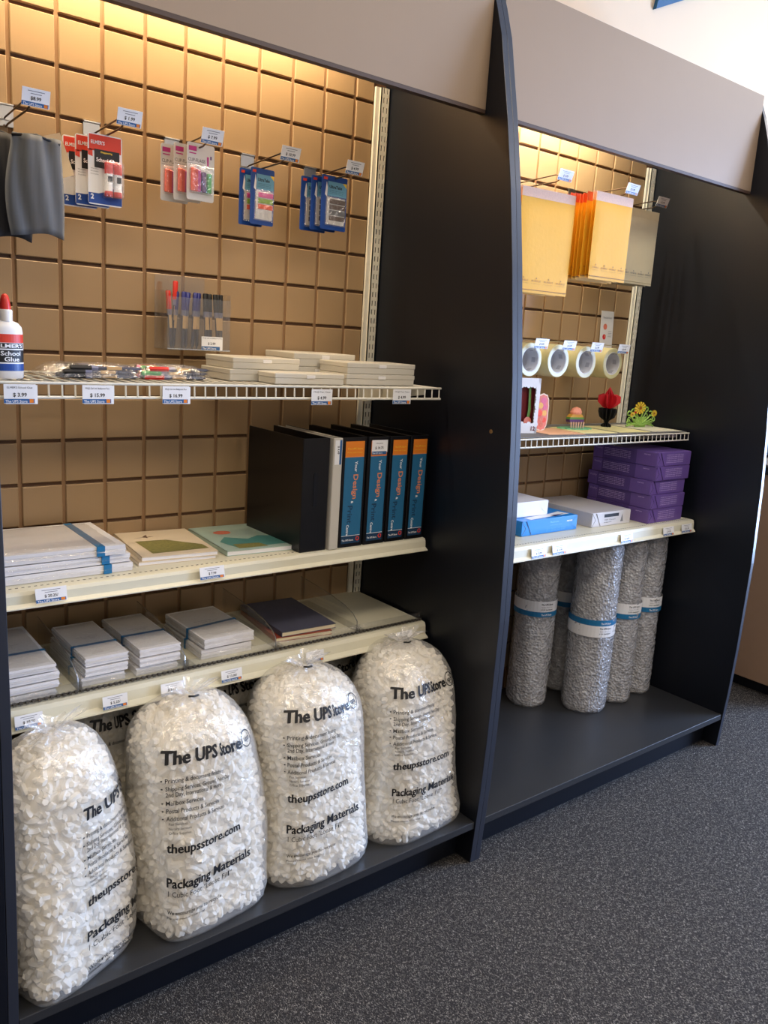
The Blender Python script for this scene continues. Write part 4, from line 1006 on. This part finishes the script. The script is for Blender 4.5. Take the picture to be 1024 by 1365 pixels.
g=G(); g.box(-1.5,1.5,-0.03,0.03,0,5.4,0); g.lathe([(0.01,-0.045),(0.45,-0.045)],(-0.45,3.1),14,1,axis='y'); g.lathe([(0.01,-0.045),(0.4,-0.045)],(-0.55,1.6),14,2,axis='y'); g.lathe([(0.01,-0.05),(0.22,-0.05)],(-0.35,1.7),10,1,axis='y'); text(g,'Pop-Up Cards',plane((0,-0.045,4.3),(1,0,0),(0,0,1)),width=2.0,cap=0.3,m=3,align='c')
for k in range(4): g.box(0.35,1.2,-0.04,-0.03,2.4-0.25*k,2.46-0.25*k,3)
g.xf(T(88.6,-0.35,57.4)@RX(-3)); tag(obj('flyer',g,[m_cardg,m_coral,m_petal,m_grey]),'small white flyer with pink pictures leaning on the board above the tape','flyer')

# ------------------------------------------------------------------ pop-up cards on the right wire shelf
zW=45.95
def sheet(name,x0,x1,y0,y1,m,label,z=zW,rz=0,grp=None):
    g=G(); g.box(-(x1-x0)/2,(x1-x0)/2,-(y1-y0)/2,(y1-y0)/2,0,0.06); g.xf(T((x0+x1)/2,(y0+y1)/2,z)@RZ(rz)); return tag(obj(name,g,m),label,'card',grp)
m_or=mat('peach_card',srgb(235,180,135),0.6); m_ye=mat('pale_yellow_card',srgb(236,226,160),0.6); m_cr=mat('cream_card',srgb(228,222,196),0.6); m_dk=mat('grey_liner',srgb(110,110,108),0.6)
sheet('shelf_liner',48,95.0,-11.9,-0.8,m_dk,'thin grey liner covering the right wire shelf',zW,0)
sheet('greeting_card',66.0,72.5,-10.8,-4.6,m_or,'peach card base lying under the tall pink pop-up card',zW+.07,-6)
sheet('greeting_card',73.0,79.5,-10.8,-4.0,m_ye,'pale yellow card lying under the basket pop-up card',zW+.07,-6)
sheet('greeting_card',80.5,87.0,-11.0,-3.8,m_ye,'pale yellow card lying under the black vase pop-up card',zW+.07,-5)
sheet('greeting_card',88.0,94.8,-11.2,-3.2,m_cr,'cream card lying under the yellow flower pop-up card',zW+.07,-4)
# white box frame card
t=thing('popup_card','white lantern box pop-up card with dark red cut-out at the left of the wire shelf','pop-up card',(63.4,-8.4,zW+.07),None,-12,True)
w2,h2=1.7,7.0
g=G(); g.box(-w2,-w2+.35,-.04,.04,0,h2); g.box(w2-.35,w2,-.04,.04,0,h2); g.box(-w2,w2,-.04,.04,0,0.9); g.box(-w2,w2,-.04,.04,h2-.9,h2)
rr=random.Random(3)
for k in range(14):
    a=rr.uniform(.18,.3); z=0.9+5.2*k/13; g.lathe([(0.01,-.05-k*.0005),(a,-.05-k*.0005)],(w2-.42,z),9,0,axis='y')
for k in range(6): g.lathe([(0.01,-.055-k*.001),(0.32,-.055-k*.001)],(-w2+.5+k*.5,h2-.95+.1*(k%2)),9,0,axis='y'); g.lathe([(0.01,-.055-k*.001),(0.36,-.055-k*.001)],(-w2+.4+k*.55,0.95+.2*(k%2)),9,0,axis='y')
g.box(w2-.03,w2+.03,0,2.2,0,h2)
obj('frame',g,m_paper,t)
m_mar=mat('maroon_paper',srgb(110,18,28),0.5)
g=G(); g.box(-w2+.3,w2-.3,0.6,0.66,0.2,h2-.4,0); obj('backdrop',g,m_mar,t)
g=G(); g.prism([(0.1,1.0),(0.5,1.0),(0.7,3),(0.45,5.8),(0.15,5.9),(0.3,3)],'y',0.25,0.32,0); g.lathe([(0.01,.2),(0.6,.2)],(0.3,1.5),10,1,axis='y'); obj('vine',g,[m_leafd,m_coral],t)
g=G(); text(g,'12',plane((0.75,-0.07,0.35),(1,0,0),(0,0,1)),cap=0.55,m=0,bold=.04); obj('numerals',g,m_mar,t)
# tall pink card
t=thing('popup_card','tall scalloped pink and orange pop-up card beside the white box card','pop-up card',(68.0,-6.9,zW+.14),None,-10,True)
P=[]
for k in range(28):
    q=2*math.pi*k/28; c=math.cos(q); s=math.sin(q); r0=1+.05*(k%2); P.append((1.05*math.copysign(abs(c)**.6,c)*r0, 2.4+2.4*math.copysign(abs(s)**.7,s)*r0))
m_pk=mat('salmon_paper',srgb(225,130,115),0.5,noise=.15,nscale=40); m_pw=mat('cream_scallop',srgb(240,220,200),0.5)
obj('scallop_border',G().prism(P,'y',0.0,0.04),m_pw,t)
obj('panel',G().prism([(a*.86,2.4+(b-2.4)*.93) for a,b in P],'y',-0.04,0.0),m_pk,t)
g=G()
for (a,b,r0,mi) in ((.1,3.9,.5,0),(-.35,3.3,.42,1),(.35,3.1,.4,0),(-.4,2.3,.45,2),(.35,2.3,.4,1),(-.1,1.5,.4,3),(.4,1.4,.35,2),(0,.8,.35,3)): g.lathe([(0.01,-.06-.004*mi),(r0*.6,-.07-.004*mi),(r0,-.06-.004*mi)],(a,b),9,mi,axis='y')
obj('blossoms',g,[mat('rose_paper',srgb(220,110,140)),mat('apricot_paper',srgb(235,180,90)),mat('red_orange_paper',srgb(235,85,60)),m_coral],t)
obj('easel',G().box(-.04,.04,0.04,1.0,0,2.2),m_pw,t)
# basket of birthday things on a green leaf mat
t=thing('popup_card','small pop-up card of a rainbow basket on a green leaf mat','pop-up card',(76.2,-6.0,zW+.14),None,-8,True)
P=[(2.6*math.cos(q)*(1+.12*(k%2)),1.5*math.sin(q)*(1+.12*(k%2))) for k,q in enumerate(np.linspace(0,2*math.pi,29)[:-1])]
obj('leaf_mat',G().prism(P,'z',0,0.12),mat('mint_green_paper',srgb(110,185,140)),t)
g=G()
for k in range(6): g.tube([(-1.1+.44*k,-.5,.1),(-1.2+.48*k,-.5,.95)],.09,5,0)
g.prism([(-1.3,.9),(1.2,.9),(1.35,1.3),(-1.4,1.3)],'y',-.4,.4,1); g.prism([(-1.4,1.3),(1.35,1.3),(1.2,1.6),(-1.3,1.6)],'y',-.4,.4,2); g.prism([(-1.3,1.6),(1.2,1.6),(.8,2.0),(-.9,2.0)],'y',-.4,.4,3)
g.lathe([(0.9,2.0),(1.0,2.3),(0.7,2.8),(0.1,3.0)],(0,0),12,4,sy=.6)
obj('basket',g,[mat('pale_pink_paper',srgb(235,190,170)),m_violet,m_leafd,mat('gold_paper',srgb(215,160,60)),mat('peach_paper',srgb(235,150,120))],t)
# black vase with red flower
t=thing('popup_card','black paper vase with a red star-shaped flower','pop-up card',(84.4,-5.2,zW+.14),None,0,True)
g=G()
for a in range(0,180,30):
    vs=[(-.75,0),(.75,0),(.75,.3),(.3,.6),(.4,.9),(1.1,1.4),(1.35,2.2),(1.3,2.7),(-1.3,2.7),(-1.35,2.2),(-1.1,1.4),(-.4,.9),(-.3,.6),(-.75,.3)]
    q=G().prism(vs,'y',-.03,.03); q.xf(RZ(a)); g.join(q)
obj('vase',g,m_ink,t)
for k in range(7):
    a=2*math.pi*k/7; g=G(); 
    P=[(0,2.5),(0.9,2.9),(1.7,3.6),(1.65,4.5),(0.9,4.8),(0.2,4.3)]
    q=G().prism(P,'y',-.04,.04); q.xf(RZ(math.degrees(a))); obj('petal',q,m_petal,t)
g=G()
for k in range(5):
    q=G().prism([(-.7,3.4),(.7,3.4),(.75,4.6),(0,5.8),(-.75,4.6)],'y',-.03,.03); q.xf(RZ(36*k)); g.join(q)
obj('flower_center',g,m_petal,t)
# green plant with yellow flowers
t=thing('popup_card','pale green filigree plant with yellow paper flowers at the right of the wire shelf','pop-up card',(91.0,-6.4,zW+.14),None,-6,True)
g=G()
for k in range(15):
    a=-1.35+2.7*k/14; L_=2.9-0.5*abs(a)+0.3*math.sin(k*5); yy=0.5*math.sin(k*2.4)
    pts=[(math.sin(a)*s*L_*1.15+0.12*math.sin(s*6+k), yy*s, 0.1+math.cos(a)*s*L_*0.85) for s in np.linspace(.1,1,7)]
    ex,ez=pts[-1][0],pts[-1][2]; sgn=1 if a>0 else -1
    pts+=[(ex+sgn*.35*math.sin(q),yy,ez+.2-.35*math.cos(q)-.0) for q in np.linspace(.4,4.0,6)]
    g.tube(pts,0.11,4)
g.prism([(-1,0),(1,0),(1.4,.9),(.8,1.5),(-.8,1.5),(-1.4,.9)],'y',-.15,.15); g.tube([(-3,0,.15),(-1.5,-.2,.5),(0,-.3,.3),(1.5,-.2,.5),(3,0,.15)],.14,4); obj('foliage',g,m_leaf,t,smooth=50)
for (a,b,r0) in ((-.9,2.9,1.15),(2.3,2.1,.62),(-2.4,1.9,.5)):
    g=G(); n=12
    for k in range(n):
        q=2*math.pi*k/n; g.add([(a,-.5,b),(a+r0*math.cos(q-.2),-.55,b+.75*r0*math.sin(q-.2)),(a+1.1*r0*math.cos(q),-.5,b+.82*r0*math.sin(q)),(a+r0*math.cos(q+.2),-.55,b+.75*r0*math.sin(q+.2))],[(0,1,2,3)],0)
    g.lathe([(0.01,-.62),(r0*.25,-.58)],(a,b),10,1,axis='y'); obj('flower',g,[m_yellow,mat('flower_centre',srgb(150,90,30))],t)
g=G(); g.prism([(-1.9,2.1),(-1.2,2.0),(-1.1,2.6),(-1.7,2.7)],'y',-.4,-.3); obj('ladybird',g,m_petal,t)

# ------------------------------------------------------------------ paper reams
zE=33.12
def ream(x,y,z,w,d,h,m,label,group=None,rz=0,style='p'):
    t=thing('paper_ream',label,'paper ream',(x,y,z),group,rz,True); a,b=w/2,d/2
    obj('wrapper',G().box(-a,a,-b,b,0,h,0),m,t,bevel=0.07)
    f=-b-0.012; g=G()
    # folded end: two triangular flaps
    q=G(); q.add([(-a+.02,f-.02,0.05),(-a+.02,f-.02,h-.05),(-a+1.3,f-.03,h/2)],[(0,1,2)][:1]); q.add([(a-.02,f-.02,0.05),(a-.02,f-.02,h-.05),(a-1.3,f-.03,h/2)],[(0,2,1)])
    q.prism([(-a+.9,h-.05),(a-.9,h-.05),(a-2.0,.12),(-a+1.9,.12)],'y',f-.03,f)
    fl=obj('end_flap',q,m,t)
    q=G(); q.tube([(-a+.03,f-.01,h-.04),(-a+.75,f-.03,h/2),(-a+.03,f-.01,.04)],.035,4); q.tube([(-a+.75,f-.03,h-.04),(-a+1.9,f-.04,.12)],.03,4)
    obj('fold_crease',q,m_purd if style=='p' else m_grey,t)
    if style=='p':
        for k in range(5): text(g,'multipurpose paper 500 sheets',plane((-a+2.3,f-.04,h-.45-.27*k),(1,0,0),(0,0,1)),width=w*0.5,cap=0.14,m=0,bold=.03)
        text(g,'xerox',plane((-a-.02,-b+2.2,h-.5),(0,-1,0),(0,0,1)),width=1.1,cap=.22,m=0,bold=.02)
        for k in range(5): text(g,'premium multipurpose 20 lb letter size',plane((-a-.02,b-2.0,h-.5-.24*k),(0,-1,0),(0,0,1)),width=4.6,cap=0.13,m=0,bold=.03)
        text(g,'Vitality',plane((-a-.02,b-.3,h-.7),(0,-1,0),(0,0,1)),width=1.3,cap=.3,m=0)
        obj('print',g,m_purple2,t)
        q=G(); q.quad((-a-.011,-b+3.4,0.02),(-a-.011,-b+3.4,h-.02),(-a-.011,b-2.0+.25,h-.02),(-a-.011,b-2.0+.25,.02)); obj('side_panel_print',q,mat('ream_band',srgb(84,62,128)),t)
    elif style=='w':
        g.box(-a+2.6,-a+5.8,f-.05,f-.03,h-.75,h-.3,0); text(g,'25% Cotton',plane((-a+2.7,f-.06,h-1.2),(1,0,0),(0,0,1)),width=2.4,cap=.2,m=0); text(g,'paper',plane((-a+2.7,f-.06,h-1.5),(1,0,0),(0,0,1)),width=1.6,cap=.16,m=0)
        g.prism([(-a+6.3,.4),(-a+6.9,.4),(-a+6.6,1.5)],'y',f-.05,f-.04,1); obj('print',g,[m_ink,m_grey],t)
    elif style=='b':
        text(g,'Business',plane((-a+5.5,f-.04,h-.65),(1,0,0),(0,0,1)),width=1.7,cap=.26,m=0,bold=.01); text(g,'multipurpose paper',plane((-a+5.5,f-.04,h-1.0),(1,0,0),(0,0,1)),width=2.4,cap=.13,m=0)
        for k in range(2): text(g,'8.5 x 11   500 sheets   20 lb   92 bright',plane((-a+4.8,f-.04,.55-.25*k),(1,0,0),(0,0,1)),width=3.8,cap=.1,m=0)
        text(g,'xerox',plane((a-2.2,f-.04,h-.75),(1,0,0),(0,0,1)),width=1.2,cap=.3,m=1,bold=.03)
        q=h+.012; g.add([(-a+2,-b+.3,q),(a-.6,-b+1.0,q),(a-1.0,-b+2.6,q),(2,-b+2.0,q),(-a+2,-b+1.5,q)],[tuple(range(5))],2); g.add([(1.5,-b+.5,q+.004),(a-1.4,-b+1.3,q+.004),(1.2,-b+1.2,q+.004)],[(0,1,2)],3)
        obj('print',g,[m_bluel,m_tagw,m_tagw,m_purd],t)
m_silver=mat('silver_grey_ream_wrap',srgb(208,205,205),0.35,noise=.03); m_wream=mat('white_ream_wrap',srgb(238,238,245),0.35)
names=['bottom','second from bottom','middle','second from top','top']
for k in range(5):
    ream(89.7+[0,0.1,-0.05,0.25,0.2][k],-8.0+[0,0,0.2,-0.1,-0.1][k],zE+k*2.06,8.5,11,2.03,m_purple,names[k]+' purple paper ream of the stack of five','purple paper reams',[0,.4,-.5,.6,0][k])
ream(79.4,-6.2,zE,8.5,11,2.0,m_silver,'silver white wrapped ream lying between the blue and purple reams',None,-1,'w')
ream(66.9,-6.9,zE,11,8.5,2.0,m_blue,'blue wrapped paper ream under the white one',None,0,'b')
ream(62.6,-5.2,zE+2.03,11,8.5,2.0,m_wream,'plain white ream lying on the blue ream',None,0,'x')

# ------------------------------------------------------------------ bubble wrap rolls
def roll(cx,cy,r,h,zl,label,group,up=True,seed=0,rz=0):
    z0=5.25; t=thing('bubble_wrap_roll',label,'bubble wrap',(cx,cy,z0),group,rz,True)
    n=56; nz_=60; V=[];F=[]; q=np.random.default_rng(seed)
    for j in range(nz_):
        v=j/(nz_-1)
        for i in range(n):
            a=2*math.pi*i/n; bumpy=0.10*((i+(j%2)*0)%2)*(1 if j%2 else -1)*0.4
            e=min(1,(v+.012)*26)**.5*min(1,(1.012-v)*26)**.5
            rr_=r*(0.84+0.16*e)+0.10*math.sin(3*a+seed+v*2)+0.05*math.sin(a*7+v*9+seed)+bumpy+q.normal()*0.018
            V.append((rr_*math.cos(a),rr_*math.sin(a),v*h))
    for j in range(nz_-1):
        for i in range(n): i2=(i+1)%n; F.append((j*n+i,j*n+i2,(j+1)*n+i2,(j+1)*n+i))
    F.append(tuple(range(n-1,-1,-1))); F.append(tuple((nz_-1)*n+i for i in range(n)))
    obj('wrap',G().add(V,F),m_bub,t,smooth=True)
    obj('inner_layers',G().lathe([(r*.8,.15),(r*.8,h-.15)],(0,0),28),mat('grey_inner_layers',srgb(150,146,142),.6),t,smooth=40)
    R2=r+0.15; g=G()
    def strip(z1,z2,m,rad):
        V=[];F=[]
        for i in range(41):
            a=2*math.pi*i/40; V+=[(rad*math.cos(a),rad*math.sin(a),z1),(rad*math.cos(a),rad*math.sin(a),z2)]
        for i in range(40): F.append((2*i,2*i+2,2*i+3,2*i+1))
        g.add(V,F,m)
    fn=lambda u,v: ((R2+.02)*math.cos(-math.pi/2+u/R2),(R2+.02)*math.sin(-math.pi/2+u/R2),v)
    if up: strip(zl,zl+.75,1,R2+.005); strip(zl+.75,zl+2.3,0,R2); zt=zl+1.75; zb_=zl+.2
    else: strip(zl,zl+.85,1,R2+.005); strip(zl-1.7,zl,0,R2); zt=zl-.5; zb_=zl+.25
    if not up:
        # white sheet only covers the right part
        pass
    text(g,'The UPS Store',fn,width=1.7,cap=.28,u0=-.4,v0=zb_,m=0,bold=.02)
    text(g,'The UPS Store',fn,width=1.9,cap=.26,u0=-.5,v0=zt,m=2,bold=.02); text(g,'Bubble Wrap 12 in',fn,width=1.7,cap=.14,u0=-.4,v0=zt-.35,m=3); text(g,'$ 9.99  Small Bubble',fn,width=1.9,cap=.2,u0=-.5,v0=zt-.75,m=2,bold=.01)
    obj('label_band',g,[m_tagw,m_band,m_ink,m_grey],t)
gr='bubble wrap rolls standing on the black deck'
roll(73.8,-4.4,2.95,25.0,14.0,'bubble wrap roll at the left behind the divider edge',gr,seed=1,rz=-25)
roll(82.4,-3.2,2.6,25.0,13.6,'bubble wrap roll at the back between the left and front rolls',gr,seed=2,rz=-25)
roll(79.9,-10.1,3.25,25.4,13.5,'frontmost bubble wrap roll, blue stripe above the white label',gr,up=False,seed=3,rz=-25)
roll(86.3,-10.6,2.6,25.0,13.4,'bubble wrap roll just right of the frontmost one',gr,seed=4,rz=-25)
roll(92.2,-10.0,2.75,25.2,13.4,'rightmost bubble wrap roll beside the black panel',gr,seed=5,rz=-25)

# ------------------------------------------------------------------ counter beyond the right hand panel
t=thing('counter','tan service counter with a black top beyond the right display panel','counter',(150,-12,0))
obj('cabinet',G().box(120.7,196,-24,0.6,2.2,38.2),m_counter,t); obj('worktop',G().box(120.2,196.4,-24.6,0.8,38.2,39.5),m_black,t,bevel=.05)
obj('toe_kick',G().box(122.2,195,-22.8,0.6,0,2.2),m_black,t)
t=thing('printer','blue and white desktop printer on the black counter top','printer',(126,-10,39.55))
obj('case',G().box(121.5,133,-16,-4,41.5,44.6,0,.4),mat('printer_blue_grey',srgb(150,172,205),.4),t); obj('tray',G().box(121.3,133.2,-17.5,-3.5,39.55,41.3,0,.2),m_paper,t)
g=G(); 
for k in range(8): g.box(121.25,121.32,-16.5+1.5*k,-15.8+1.5*k,41.0,41.45)
obj('vents',g,m_ink,t)
t=thing('wall_board','tan grooved wall board above the counter, right of the display','wall panel',(137,0.5,46))
bd=obj('backing',G().box(122,152,0.7,0.98,41,57.5),m_groove,t); q=G().box(-1.87,1.87,0.35,0.7,-1.87,1.87,0,0.06); me=None
for i in range(7):
    for j in range(4):
        if me is None: me=meshof('tile',q,m_tile,(0,0,0))
        o=bpy.data.objects.new('tile',me); COL.objects.link(o); o.parent=bd; o.location=Vector((124.2+4*i-137,0-0.5,43.1+4.05*j-46))*I
